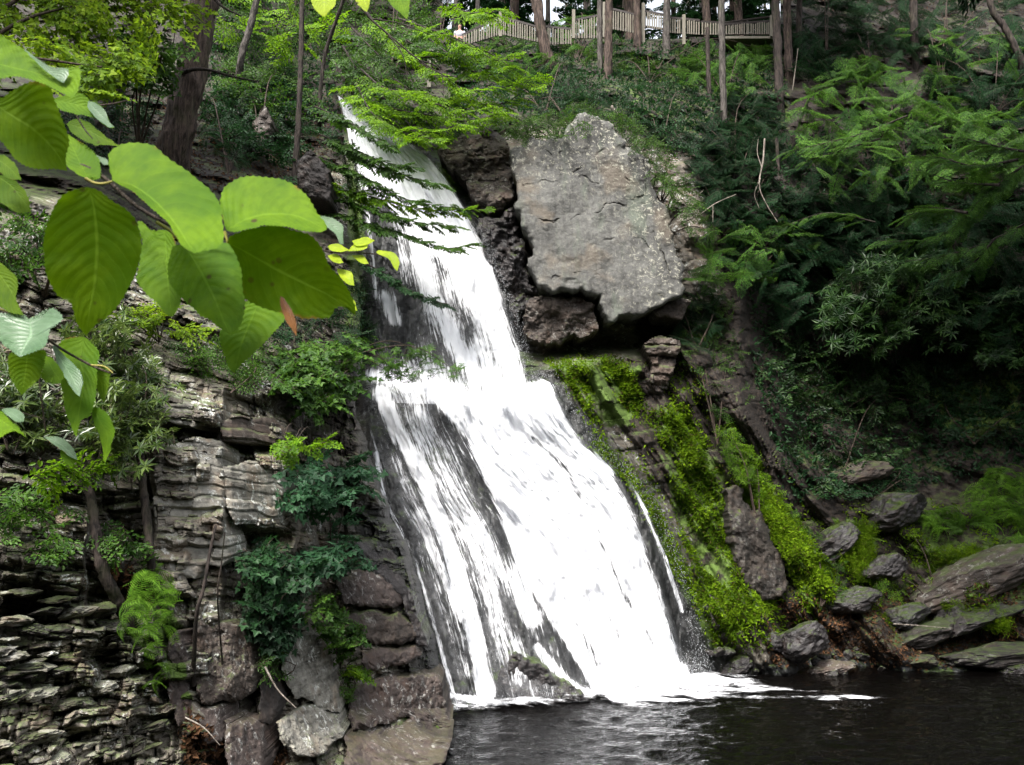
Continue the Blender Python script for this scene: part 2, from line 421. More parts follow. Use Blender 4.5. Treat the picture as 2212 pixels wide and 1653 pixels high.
EDGE = np.array([(-700, 640), (0, 690), (120, 715), (200, 728), (330, 750), (500, 768), (620, 775), (700, 782), (800, 775), (900, 770), (1000, 802), (1100, 842), (1200, 888), (1300, 915), (1400, 940), (1480, 968), (1540, 985), (1600, 965), (1653, 948), (1900, 800)], float)
def edge(v): return np.interp(v, EDGE[:, 0], EDGE[:, 1])
def YL(u, v): return lattice(COLS_L, u, v)
def YR(u, v): return lattice(COLS_R, u, v)
def TY(u, v):
    e = edge(v)
    return np.where(np.asarray(u, float) < e, YL(u, v), YR(u, v))

def axis(parts):
    out = []
    for a, b, s in parts: out.append(np.arange(a, b, s))
    return np.concatenate(out)
us = axis([(-900, 0, 18), (0, 1000, 2.2), (1000, 1560, 3.2), (1560, 2215, 4.2), (2215, 3000, 25)])
vs = axis([(-500, 0, 14), (0, 560, 4.0), (560, 1655, 2.3), (1655, 1850, 16)])
UU, VV = np.meshgrid(us, vs)
EE = edge(VV)
wob = 9 * vnoise(np.stack([VV / 28, UU * 0, UU * 0 + 2.5], -1))
left = UU < EE + wob
base = np.where(left, YL(UU, VV), YR(UU, VV))
PW = P(UU, VV, base)
X, Yw, Z = PW[..., 0], PW[..., 1], PW[..., 2]
# beds of the left cliff: thick and thin layers that stick out or have fallen away
along = X * 0.9 + Yw * 0.45
WARP = fbm(PW * 3.3 + 50, 4)
def beds(t, w, seed, dip):
    q = (Z + dip * along + 0.12 * fbm(PW * 0.7 + seed, 3) + 0.035 * WARP) / t
    k = np.floor(q); f = q - k
    ww = w * (0.6 + 0.9 * hash01(k.astype(int), 5 + seed))
    s = along / ww + hash01(k.astype(int), 9 + seed) * 7 + 0.25 * vnoise(PW * 2.1)
    c = np.floor(s); g = s - c
    r = hash01(k.astype(int), c.astype(int), seed)
    prof = np.minimum(1, 6 * np.minimum(f, 1 - f)) * 0.35 + 0.65
    joint = np.minimum(1, 9 * np.minimum(g, 1 - g)) * 0.4 + 0.6
    return r * prof * joint
rub = softpoly([(-300, 1225), (150, 1215), (330, 1270), (345, 1400), (395, 1560), (405, 1700), (-300, 1800)], UU, VV, 12)
upper = sstep(640, 420, VV)
big = beds(0.62, 1.15, 1, 0.06); thin = beds(0.12, 0.30, 2, 0.10); tiny = beds(0.05, 0.14, 3, 0.12)
big2 = beds(0.30, 0.6, 4, 0.09)
dl = 0.62 * (big - 0.5) * (1 - rub) + 0.30 * (big2 - 0.5) + 0.17 * (thin - 0.5) + 0.06 * (tiny - 0.5)
dl += rub * (0.22 * (thin - 0.4) + 0.14 * tiny + 0.16 * fbm(PW * 2.2 + 8, 4) + 0.35 * (beds(0.85, 1.5, 6, 0.05) - 0.5))
# joints that split the cliff into upright columns
uw = UU - 0.10 * (VV - 1000) * 0 + 8 * vnoise(np.stack([VV / 60, UU * 0, UU * 0], -1))
def col(a, b, d): return d * sstep(a - 4, a + 4, uw) * (1 - sstep(b - 4, b + 4, uw))
lower = sstep(800, 900, VV) * (1 - sstep(1330, 1380, VV))
dl += lower * (col(185, 325, -0.45) + col(330, 478, 0.35) + col(484, 545, -0.15) + col(550, 640, 0.1) + col(640, 740, -0.25))
hole = lambda u, v, a, b, d: -d * np.exp(-(((UU - u) / a) ** 2 + ((VV - v) / b) ** 2) ** 2)
for h in [(400, 938, 75, 26, 0.9), (560, 1165, 75, 22, 0.8), (540, 965, 60, 16, 0.6), (60, 1330, 95, 70, 0.9), (40, 1440, 90, 40, 0.6), (230, 1420, 60, 22, 0.4), (120, 1590, 60, 18, 0.4), (200, 1290, 50, 20, 0.4), (30, 600, 40, 45, 0.6), (250, 985, 50, 60, 0.5), (410, 1100, 55, 16, 0.4), (590, 880, 40, 25, 0.5), (660, 900, 60, 40, 0.8)]:
    dl += hole(*h)
dl = dl * (1 - 0.93 * upper) + 0.55 * upper * fbm(PW * 0.7, 5)
edge_in = np.clip((EE + wob - UU) / 26, 0, 1)
dl -= (1 - np.sqrt(1 - (1 - edge_in) ** 2 + 1e-6)) * 1.1 * left
# the bed of the fall and the far bank
fall = softpoly([(735, 215), (830, 262), (960, 380), (1060, 540), (1130, 740), (1210, 815), (1330, 985), (1440, 1110), (1500, 1290), (1540, 1470), (1500, 1700), (940, 1700), (900, 1300), (800, 1000), (770, 900), (790, 700), (770, 450)], UU, VV, 30)
dr = 0.35 * fbm(PW * np.array([0.8, 0.8, 0.8]), 5) + 0.22 * (beds(0.5, 0.9, 11, -0.25) - 0.5) * (1 - sstep(300, 230, VV)) * (1 - sstep(1600, 1720, UU) * sstep(1100, 1000, VV))
ridge = fbm(np.stack([X * 1.3 + Z * 0.75, Yw * 0.3, (Z - X) * 0.16], -1), 4)       # ribs that run down the slope
slope_m = softpoly([(1150, 770), (1480, 760), (1700, 960), (1900, 1250), (1950, 1450), (1450, 1480), (1380, 1150), (1230, 900)], UU, VV, 40)
dr += slope_m * 0.75 * ridge
far = sstep(1560, 1760, UU) + sstep(330, 230, VV)
dr += np.clip(far, 0, 1) * 0.9 * fbm(PW * 0.35 + 5, 5)
dr = dr * (1 - fall) + fall * (0.35 * fbm(PW * np.array([1.1, 1.1, 0.45]), 5) + 0.12 * np.abs(fbm(PW * np.array([3, 3, 1.0]), 3)))
dr -= 0.8 * np.exp(-(((UU - 1330) / 190) ** 2 + ((VV - 745 + (UU - 1330) * 0.18) / 26) ** 2) ** 2)
disp = np.where(left, dl, dr)
YY = base - disp
PW = P(UU, VV, YY)

def paint(polys, soft=25):
    r = np.zeros(UU.shape)
    for pl, s in polys: r = np.maximum(r, s * softpoly(pl, UU, VV, soft))
    return r
moss = paint([([(1165, 775), (1280, 765), (1400, 785), (1385, 860), (1370, 930), (1290, 920), (1220, 830)], 0.62),
 ([(1405, 880), (1480, 860), (1560, 1000), (1600, 1080), (1640, 1180), (1700, 1300), (1620, 1360), (1580, 1390), (1500, 1260), (1440, 1080)], 0.55),
 ([(1540, 910), (1620, 960), (1700, 1090), (1790, 1210), (1850, 1310), (1740, 1330), (1680, 1230), (1590, 1080)], 0.6),
 ([(1230, 930), (1300, 950), (1420, 1090), (1500, 1250), (1570, 1400), (1530, 1420), (1460, 1260), (1360, 1060)], 0.5),
 ([(1800, 1120), (1900, 1120), (1900, 1250), (1840, 1260)], 0.7), ([(1950, 780), (2212, 760), (2212, 960), (2050, 950)], 0.55),
 ([(1980, 1150), (2300, 1150), (2300, 1330), (2010, 1300)], 0.5), ([(1720, 330), (1720, 100), (1300, 100), (1250, 260), (1600, 330)], 0.4),
 ([(740, 260), (790, 420), (790, 740), (740, 720), (750, 420)], 0.7), ([(920, 310), (1010, 300), (1000, 420), (960, 400)], 0.75),
 ([(880, 1480), (985, 1500), (985, 1650), (860, 1653), (800, 1640)], 0.55), ([(340, 1300), (400, 1330), (420, 1560), (360, 1520)], 0.7)])
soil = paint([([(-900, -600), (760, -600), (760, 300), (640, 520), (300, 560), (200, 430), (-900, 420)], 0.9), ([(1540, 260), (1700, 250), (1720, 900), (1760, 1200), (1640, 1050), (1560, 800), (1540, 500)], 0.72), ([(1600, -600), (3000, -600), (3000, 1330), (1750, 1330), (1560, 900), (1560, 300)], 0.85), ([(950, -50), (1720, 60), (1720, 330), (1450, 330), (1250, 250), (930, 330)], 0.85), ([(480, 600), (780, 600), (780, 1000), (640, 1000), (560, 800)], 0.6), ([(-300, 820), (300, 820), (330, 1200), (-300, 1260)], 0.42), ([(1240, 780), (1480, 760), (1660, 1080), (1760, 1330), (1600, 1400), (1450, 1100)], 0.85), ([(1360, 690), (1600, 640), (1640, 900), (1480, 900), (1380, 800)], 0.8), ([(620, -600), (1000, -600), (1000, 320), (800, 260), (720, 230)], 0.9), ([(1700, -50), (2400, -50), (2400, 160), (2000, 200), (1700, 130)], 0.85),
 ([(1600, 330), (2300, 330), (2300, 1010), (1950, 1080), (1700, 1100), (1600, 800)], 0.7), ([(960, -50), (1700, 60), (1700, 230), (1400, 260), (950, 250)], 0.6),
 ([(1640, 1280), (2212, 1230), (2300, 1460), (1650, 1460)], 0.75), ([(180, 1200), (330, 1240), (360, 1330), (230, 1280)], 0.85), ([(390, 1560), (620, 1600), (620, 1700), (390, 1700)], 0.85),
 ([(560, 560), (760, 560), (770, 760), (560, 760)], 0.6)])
wet = np.maximum(paint([([(930, 330), (1040, 330), (1120, 560), (1165, 775), (1215, 800), (1300, 900), (1420, 1060), (1500, 1220), (1570, 1400), (1640, 1480), (1500, 1700), (900, 1700), (880, 1250), (790, 1000), (760, 800), (740, 300)], 1.0)], 35),
                 sstep(0.55, 0.1, PW[..., 2]))
wet = np.maximum(wet, paint([([(730, 1080), (860, 1080), (930, 1360), (960, 1560), (900, 1400), (800, 1250)], 0.95)], 25))
# the wood beyond the crest is open: the hill ends in a level top there
ok = np.ones(UU.shape, bool)
crest = np.interp(UU, [900, 960, 1000, 1060, 1200, 1320, 1400, 1500, 1600, 1680, 1720], [-600, 60, 82, 74, 86, 80, 84, 78, 80, 76, -600])
ok &= VV > crest
nv, nu = UU.shape
ii = np.arange(nv * nu).reshape(nv, nu)
fq = np.stack([ii[:-1, :-1], ii[1:, :-1], ii[1:, 1:], ii[:-1, 1:]], -1).reshape(-1, 4)
fok = (ok[:-1, :-1] & ok[1:, :-1] & ok[1:, 1:] & ok[:-1, 1:]).ravel()
fu = UU[:-1, :-1].ravel(); fv = VV[:-1, :-1].ravel(); fl = left[:-1, :-1].ravel()
TV, TA = PW.reshape(-1, 3), dict(moss=moss.ravel(), soil=soil.ravel(), wet=wet.ravel())
def region(name, sel, label):
    f = fq[sel & fok]
    u, inv = np.unique(f, return_inverse=True)
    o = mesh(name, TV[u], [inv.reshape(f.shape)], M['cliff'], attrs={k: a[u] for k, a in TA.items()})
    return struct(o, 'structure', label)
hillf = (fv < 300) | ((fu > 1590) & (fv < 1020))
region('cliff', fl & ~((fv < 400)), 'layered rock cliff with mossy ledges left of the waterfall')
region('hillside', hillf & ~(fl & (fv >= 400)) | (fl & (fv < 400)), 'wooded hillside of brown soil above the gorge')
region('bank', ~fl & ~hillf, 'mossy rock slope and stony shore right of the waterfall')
# level top of the ridge
cu = np.linspace(930, 1710, 60)
cv = np.interp(cu, [930, 960, 1000, 1060, 1200, 1320, 1400, 1500, 1600, 1680, 1710], [60, 76, 90, 84, 96, 90, 94, 88, 90, 86, 70])
c0 = P(cu, cv, YR(cu, cv))
rows = [c0 + np.array([0, 0, -0.5]), c0 + np.array([0, 0.8, 0.12])]
for k in range(1, 12):
    q = c0.copy(); q[:, 1] = c0[:, 1] + 0.8 + k * 5; q[:, 0] *= 1 + k * 0.16; q[:, 2] = c0[:, 2] * 0.3 + c0[:, 2].mean() * 0.7 + 0.1 - k * 0.25 + 0.2 * fbm(q * 0.5, 2); rows.append(q)
tv = np.array(rows); a, b = tv.shape[:2]; ti = np.arange(a * b).reshape(a, b)
o = mesh('ridge_ground', tv, [np.stack([ti[:-1, :-1], ti[:-1, 1:], ti[1:, 1:], ti[1:, :-1]], -1).reshape(-1, 4)], M['cliff'],
         attrs=dict(moss=np.full(a * b, 0.2), soil=np.full(a * b, 0.9), wet=np.zeros(a * b)))
struct(o, 'structure', 'level brown forest floor behind the wooden fence')

# unseen gorge wall added behind the viewer to cut off low sky light
ga, gh = np.meshgrid(np.radians(np.linspace(150, 390, 90)), np.linspace(0, 1, 40))
gr = 24 + gh * 16 + 2.0 * fbm(np.stack([np.cos(ga) * 5, np.sin(ga) * 5, gh * 6], -1), 4)
gv = np.stack([np.cos(ga) * gr * 1.3, np.sin(ga) * gr - 2, -1 + 29 * gh + 1.5 * fbm(np.stack([np.cos(ga) * 9, np.sin(ga) * 9, gh * 9], -1), 3)], -1)
gk = np.arange(gv.size // 3).reshape(gh.shape)
struct(mesh('unseen_gorge_wall', gv, [np.stack([gk[:-1, :-1], gk[:-1, 1:], gk[1:, 1:], gk[1:, :-1]], -1).reshape(-1, 4)], M['gorge'], smooth=True), 'structure', 'unseen gorge wall added behind the viewer to block low sky light')
# ------------------------------------------------------------------ pool, foam, waterfall
def water_mat():
    m, nt = new_mat('pool_water'); k = N(nt); p = k.pos()
    n1 = k.noise(k.scale(p, 2.2, 3.6, 1), 1.5, 4, 0.6, 0.5); n2 = k.noise(k.scale(p, 6, 9, 1), 1.6, 3, 0.6)
    h = k.math('ADD', k.math('MULTIPLY', n1, 1.0), k.math('MULTIPLY', n2, 0.4))
    k.out(k.principled((0.0012, 0.0010, 0.0009), 0.05, k.bump(k.math('POWER', h, 2.0), 0.45, 0.12), 0.30, IOR=1.33)); return m
pw, ph = 160, 90   # pool sheet
gx = axis([(-30, -3, 1.5), (-3, 15, 0.055), (15, 60, 1.5)]); gy = axis([(-12, 14, 1.3), (14, 25, 0.055), (25, 48, 1.3)]); GX, GY = np.meshgrid(gx, gy); ph, pw = GX.shape
gz = (0.022 * fbm(np.stack([GX * 1.5, GY * 2.6, GX * 0], -1), 2) + 0.010 * fbm(np.stack([GX * 4.2, GY * 6.5, GX * 0 + 4], -1), 2)) * sstep(-4, -2, GX) * sstep(16.5, 13.5, GX) * sstep(13.5, 15, GY) * sstep(25.5, 24, GY) * (0.95 + 0.6 * np.exp(-((GX - 1.5) / 4.5) ** 2))
gi = np.arange(pw * ph).reshape(ph, pw)
struct(mesh('pool', np.stack([GX, GY, gz], -1), [np.stack([gi[:-1, :-1], gi[:-1, 1:], gi[1:, 1:], gi[1:, :-1]], -1).reshape(-1, 4)], water_mat(), smooth=True),
       'structure', 'dark rippled pool at the foot of the waterfall')

def fall_mat():
    m, nt = new_mat('white_water'); k = N(nt)
    uv = k.node('ShaderNodeUVMap', uv_map='UVMap').outputs[0]
    D = k.attr('amount')
    warp = k.noise(k.scale(uv, 1.2, 1.2, 1), 1.0, 3)
    def st(sx, sy, det, off, w=0.6):
        n = k.node('ShaderNodeMapping'); k.link(uv, n.inputs[0]); n.inputs['Scale'].default_value = (sx, sy, 1); n.inputs['Location'].default_value = (off, off * 0.7, 0)
        va = k.node('ShaderNodeVectorMath', operation='ADD'); k.link(n.outputs[0], va.inputs[0])
        cx = k.node('ShaderNodeCombineXYZ'); k.set(cx.inputs[0], k.math('MULTIPLY', warp, w * sx * 0.3)); k.link(cx.outputs[0], va.inputs[1])
        return k.noise(va.outputs[0], 1.0, det, 0.62)
    big = st(1.3, 0.22, 3, 1.0); mid = st(8.0, 0.42, 6, 4.0); fine = st(30.0, 1.1, 6, 9.0, 0.3)
    blob = st(6.0, 2.6, 7, 13.0)
    n = k.math('ADD', k.math('ADD', k.math('MULTIPLY', big, 0.30), k.math('MULTIPLY', mid, 0.36)), k.math('ADD', k.math('MULTIPLY', fine, 0.28), k.math('MULTIPLY', blob, 0.20)))
    # n centres on ~0.57; the threshold follows how much water runs there
    thr = k.math('SUBTRACT', 0.80, k.math('MULTIPLY', D, 0.44))
    al = k.ramp(k.math('SUBTRACT', n, thr), -0.06, 0.10)
    al = k.math('MAXIMUM', al, k.math('MULTIPLY', k.ramp(D, 0.72, 0.98), 1.0))
    veil = k.math('MULTIPLY', D, 0.36, True)
    al = k.math('MAXIMUM', al, k.math('MULTIPLY', veil, k.ramp(mid, 0.3, 0.7, 0.25, 1.0)))
    edge_a = k.ramp(k.attr('rim'), 0.0, 0.5)
    al = k.math('MULTIPLY', al, k.math('MAXIMUM', edge_a, k.ramp(k.math('SUBTRACT', fine, k.ramp(k.attr('rim'), 0, 0.5, 0.75, 0.1)), 0, 0.1)))
    al = k.math('POWER', al, 1.7)
    mist = k.math('MULTIPLY', k.math('MULTIPLY', k.ramp(k.noise(k.scale(uv, 0.9, 0.5, 1), 1.0, 3), 0.3, 0.75, 0.25, 1.0), k.ramp(D, 0.1, 0.75)), 0.26)
    al = k.math('MAXIMUM', al, k.math('MULTIPLY', mist, k.math('MULTIPLY', edge_a, k.ramp(fine, 0.3, 0.62, 0.35, 1.0))))
    col = k.mix(k.ramp(n, 0.34, 0.52), (0.62, 0.65, 0.73), (0.84, 0.85, 0.88))
    h = k.math('ADD', k.math('MULTIPLY', mid, 0.5), k.math('ADD', k.math('MULTIPLY', fine, 0.4), k.math('MULTIPLY', blob, 0.5)))
    pr = k.principled(col, 0.7, k.bump(h, 0.22, 0.06), 0.1)
    tl = k.node('ShaderNodeBsdfTranslucent'); tl.inputs[0].default_value = (0.80, 0.82, 0.87, 1)
    m1 = k.node('ShaderNodeMixShader'); m1.inputs[0].default_value = 0.3; k.link(pr, m1.inputs[1]); k.link(tl.outputs[0], m1.inputs[2])
    tp = k.node('ShaderNodeBsdfTransparent')
    m2 = k.node('ShaderNodeMixShader'); k.link(al, m2.inputs[0]); k.link(tp.outputs[0], m2.inputs[1]); k.link(m1.outputs[0], m2.inputs[2])
    k.out(m2.outputs[0]); return m
M['white'] = fall_mat()
def density(u, v, whites, darks, strands, floor):
    d = np.full(u.shape, floor)
    for pl, s, soft in whites: d = np.maximum(d, s * softpoly(pl, u, v, soft))
    for ln, w, s in darks:
        d -= s * np.exp(-(segdist(ln, u, v) / w) ** 2)
    for ln, w, s in strands: d = np.maximum(d, s * np.exp(-(segdist(ln, u, v) / w) ** 2))
    return np.clip(d, 0, 1.15)
def cascade(name, L, R, top, yf, nt_, ns_, wscale, sscale, dens, lump, parent, label=None):
    Lr, Rr = resample(L, ns_), resample(R, ns_)
    tt = np.linspace(0, 1, nt_)
    T = resample(top, nt_) if top is not None else None
    u = Lr[:, None, 0] * (1 - tt) + Rr[:, None, 0] * tt; v = Lr[:, None, 1] * (1 - tt) + Rr[:, None, 1] * tt
    s = np.linspace(0, 1, ns_)[:, None]
    if T is not None:
        lin = Lr[0] * (1 - tt)[:, None] + Rr[0] * tt[:, None]
        k = (1 - s) ** 2
        u = u + k * (T[:, 0] - lin[:, 0]); v = v + k * (T[:, 1] - lin[:, 1])
    Y = yf(u, v)
    q = np.stack([tt[None] * wscale * np.ones_like(s), np.ones_like(tt) * s * sscale, 0 * u], -1)
    Y = Y - lump * (0.5 + 0.5 * fbm(q * np.array([1.6, 0.5, 1]), 4)) - 0.10 * lump * fbm(q * np.array([7, 1.0, 1]), 3)
    d = dens(u, v) * (0.55 + 0.45 * np.minimum(np.minimum(tt, 1 - tt)[None] / 0.07, 1))
    if T is not None: Y = Y - 0.55 * sstep(0.93, 1.0, s) * (0.5 + 0.8 * np.abs(fbm(q * np.array([2.2, 0.2, 1]), 3)))
    rim = np.minimum(np.minimum(tt, 1 - tt)[None] / 0.10, 1) * np.ones_like(s)
    vv = P(u, v, Y)
    i = np.arange(nt_ * ns_).reshape(ns_, nt_)
    f = np.stack([i[:-1, :-1], i[1:, :-1], i[1:, 1:], i[:-1, 1:]], -1).reshape(-1, 4)
    return mesh(name, vv, [f], M['white'], parent, True, dict(amount=d, rim=rim), q[..., :2].reshape(-1, 2))
UP_L = [(728, 205), (745, 270), (755, 330), (770, 420), (785, 530), (795, 640), (802, 740), (812, 800), (840, 870)]
UP_R = [(742, 215), (800, 250), (870, 295), (935, 345), (985, 410), (1025, 480), (1062, 560), (1092, 640), (1118, 710), (1140, 780), (1150, 880)]
wf = thing('waterfall', 'tall white waterfall dropping in two steps over dark rock', 'waterfall', P(1240, 1490, 21.5))
wf['kind'] = 'structure'
def dens_up(u, v):
    return density(u, v, [([(725, 190), (765, 215), (900, 300), (985, 400), (1060, 540), (1100, 640), (1060, 700), (1000, 640), (930, 560), (850, 470), (780, 380), (745, 320)], 1.1, 30),
      ([(860, 480), (980, 520), (1120, 720), (1150, 830), (1150, 890), (900, 890), (880, 640)], 0.72, 30)],
      [([(800, 480), (825, 620), (850, 740)], 38, 0.55), ([(965, 560), (985, 640), (1010, 720)], 26, 0.32), ([(880, 640), (930, 740), (990, 800)], 24, 0.25), ([(795, 330), (800, 420)], 14, 0.2)],
      [([(790, 380), (800, 520), (812, 640)], 10, 0.7), ([(1000, 600), (1075, 720), (1120, 820)], 45, 0.9), ([(830, 640), (850, 690)], 24, 0.85), ([(900, 560), (960, 690), (1010, 790)], 32, 0.85)], 0.60)
cascade('upper_cascade', UP_L, UP_R, None, lambda u, v: YR(u, v) - 0.45 - 0.35 * sstep(380, 300, v), 150, 330, 9.0, 17.0, dens_up, 0.35, wf)
LO_L = [(772, 800), (760, 890), (782, 980), (812, 1080), (858, 1170), (898, 1300), (930, 1420), (962, 1540)]
LO_R = [(1205, 835), (1265, 930), (1330, 1000), (1385, 1060), (1435, 1150), (1472, 1250), (1500, 1350), (1525, 1462)]
LO_T = [(772, 800), (830, 770), (900, 790), (980, 835), (1060, 858), (1100, 830), (1150, 812), (1205, 835)]
def dens_lo(u, v):
    return density(u, v, [([(905, 800), (980, 830), (1060, 845), (1190, 815), (1255, 930), (1330, 1010), (1380, 1130), (1430, 1270), (1480, 1420), (1500, 1500), (1300, 1520), (1245, 1430), (1180, 1330), (1120, 1240), (1070, 1090), (1010, 950), (930, 860)], 1.15, 22)],
      [([(1150, 945), (1220, 1010), (1280, 1130), (1340, 1270), (1410, 1390)], 11, 0.52), ([(1215, 860), (1265, 960)], 22, 0.5), ([(1190, 1240), (1230, 1330), (1290, 1430)], 14, 0.3), ([(1310, 1320), (1370, 1440)], 13, 0.4),
       ([(1340, 1050), (1380, 1190)], 22, 0.35), ([(1120, 980), (1150, 1060)], 9, 0.25), ([(1330, 1040), (1390, 1180), (1440, 1320), (1470, 1420)], 20, 0.42), ([(1260, 900), (1300, 990)], 16, 0.4), ([(1000, 1010), (1060, 1150)], 12, 0.3), ([(1250, 1350), (1290, 1430), (1330, 1470)], 16, 0.25)],
      [([(812, 980), (832, 1085), (880, 1175), (928, 1310), (960, 1430), (988, 1530)], 9, 0.78), ([(825, 850), (860, 930), (920, 1040), (955, 1140), (985, 1230), (1020, 1340), (1050, 1500)], 26, 0.98),
       ([(880, 860), (930, 930), (985, 1060), (1020, 1130)], 20, 0.6), ([(905, 1110), (940, 1200), (1000, 1330)], 28, 0.68), ([(1020, 1130), (1090, 1230), (1150, 1330)], 45, 0.72), ([(1030, 1290), (1100, 1420), (1160, 1500)], 26, 0.52), ([(1160, 1400), (1220, 1470), (1290, 1512)], 16, 0.85),
       ([(850, 1130), (900, 1230)], 26, 0.55), ([(1350, 1012), (1400, 1120), (1440, 1215), (1474, 1320)], 8, 0.85), ([(1290, 985), (1350, 1110), (1400, 1260), (1450, 1400)], 22, 0.82), ([(1380, 1190), (1430, 1330)], 16, 0.6), ([(1440, 1220), (1485, 1330), (1505, 1400)], 8, 0.66), ([(960, 1500), (1100, 1525), (1280, 1515)], 11, 0.9), ([(800, 810), (870, 830), (950, 850)], 26, 0.72), ([(900, 900), (960, 1000), (1010, 1150), (1060, 1300), (1120, 1450)], 60, 0.66), ([(860, 1000), (900, 1130), (950, 1280), (1000, 1450)], 40, 0.55)], 0.40)
cascade('lower_cascade', LO_L, LO_R, LO_T, lambda u, v: YR(u, np.maximum(v, 858)) - 0.42 - 0.5 * np.exp(-((v - 870) / 60) ** 2) + 0.25 * sstep(1490, 1540, v), 260, 400, 14.0, 16.0, dens_lo, 0.4, wf)

# spray: droplets thrown off the foot, the ledge and the edges of the fall
def droplets():
    pts = []
    def line(ln, n, sp, dv):
        q = resample(np.array(ln, float), 200); i = rng.integers(0, 200, n)
        u = q[i, 0] + rng.normal(0, sp, n); v = q[i, 1] - np.abs(rng.normal(0, dv, n)); base_ = YR(u, np.maximum(v, 858)) - 0.75 - rng.exponential(0.35, n)
        pts.append(P(u, v, base_))
    line([(975, 1528), (1120, 1520), (1290, 1498)], 900, 8, 14); line([(1290, 1498), (1420, 1478), (1520, 1455)], 2600, 14, 34)
    line([(900, 795), (1000, 835), (1060, 850), (1110, 825), (1190, 815)], 1500, 16, 16)
    line([(1205, 835), (1265, 930), (1330, 1000), (1385, 1060), (1435, 1150), (1472, 1250), (1500, 1350), (1525, 1455)], 1500, 11, 8)
    line([(1025, 480), (1062, 560), (1092, 640), (1118, 710), (1140, 790)], 1300, 8, 6)
    line([(782, 980), (812, 1080), (858, 1170), (898, 1300), (930, 1420), (962, 1530)], 700, 8, 8)
    line([(830, 860), (900, 1000), (950, 1130), (1010, 1300), (1050, 1480)], 900, 28, 14)
    p = np.vstack(pts); n = len(p); r = rng.uniform(0.003, 0.0085, n)[:, None, None]
    t = np.array([[1, 0, -.7], [-1, 0, -.7], [0, 1, .7], [0, -1, .7]]) * np.array([.6, .6, 1.5])
    v = p[:, None] + t[None] * r; i = np.arange(n)[:, None] * 4
    f = [i + np.array([q]) for q in ((0, 1, 2), (0, 3, 1), (0, 2, 3), (1, 3, 2))]
    m, nt = new_mat('spray'); k = N(nt); k.out(k.principled((0.75, 0.77, 0.80), 0.5))
    struct(mesh('spray', v, f, m), 'stuff', 'white spray flying off the foot and edges of the waterfall')
droplets()
def foam_mat():
    m, nt = new_mat('foam'); k = N(nt); p = k.pos()
    D = k.attr('amount')
    n = k.math('ADD', k.math('MULTIPLY', k.noise(k.scale(p, 0.7, 2.0, 1), 1.7, 6, 0.7, 0.6), 0.6), k.math('MULTIPLY', k.noise(k.scale(p, 3, 7, 1), 1.6, 4, 0.7), 0.4))
    al = k.ramp(k.math('SUBTRACT', n, k.math('SUBTRACT', 0.82, k.math('MULTIPLY', D, 0.46))), -0.05, 0.20)
    al = k.math('POWER', al, 1.6)
    pr = k.principled((0.82, 0.83, 0.86), 0.6, k.bump(n, 0.6, 0.1), 0.2)
    tp = k.node('ShaderNodeBsdfTransparent'); m2 = k.node('ShaderNodeMixShader')
    k.link(al, m2.inputs[0]); k.link(tp.outputs[0], m2.inputs[1]); k.link(pr, m2.inputs[2]); k.out(m2.outputs[0]); return m
fx, fy = 320, 150
gx = np.linspace(-4, 15, fx); gy = np.linspace(15, 26, fy); GX, GY = np.meshgrid(gx, gy)
foot = np.array([(-1.7, 19.2), (0.5, 19.9), (2.2, 20.6), (3.6, 21.4), (5.2, 23.2)])
dft = segdist(foot, GX, GY); front = GY - np.interp(GX, foot[:, 0], foot[:, 1])
tail = segdist([(4.5, 22.4), (6.2, 21.6), (7.8, 20.9)], GX, GY)
dn = 1.05 * np.exp(-(dft / np.interp(GX, [-2, 0, 2, 4, 6], [0.42, 0.40, 0.7, 1.25, 1.3])) ** 2) + 0.60 * np.exp(-(tail / 0.8) ** 2) + 0.36 * np.exp(-(segdist([(3, 20.4), (6, 20.4), (9.5, 20.6)], GX, GY) / 1.1) ** 2)
dn *= 0.62 + 0.62 * np.clip(0.5 + fbm(np.stack([GX * 1.1, GY * 3.0, GX * 0], -1), 4), 0, 1)
dn += 0.26 * np.exp(-(segdist([(-1.5, 18.6), (2.5, 19.2)], GX, GY) / 0.8) ** 2)
gz = 0.02 + 0.05 * np.clip(dn, 0, 1) * (0.5 + 0.5 * fbm(np.stack([GX * 2, GY * 3, GX * 0], -1), 4)) + 0.16 * np.exp(-(dft / 0.4) ** 2)
gi = np.arange(fx * fy).reshape(fy, fx)
struct(mesh('foam', np.stack([GX, GY, gz], -1), [np.stack([gi[:-1, :-1], gi[:-1, 1:], gi[1:, 1:], gi[1:, :-1]], -1).reshape(-1, 4)], foam_mat(), smooth=True, attrs=dict(amount=dn)),
       'stuff', 'white foam spreading over the pool below the waterfall')

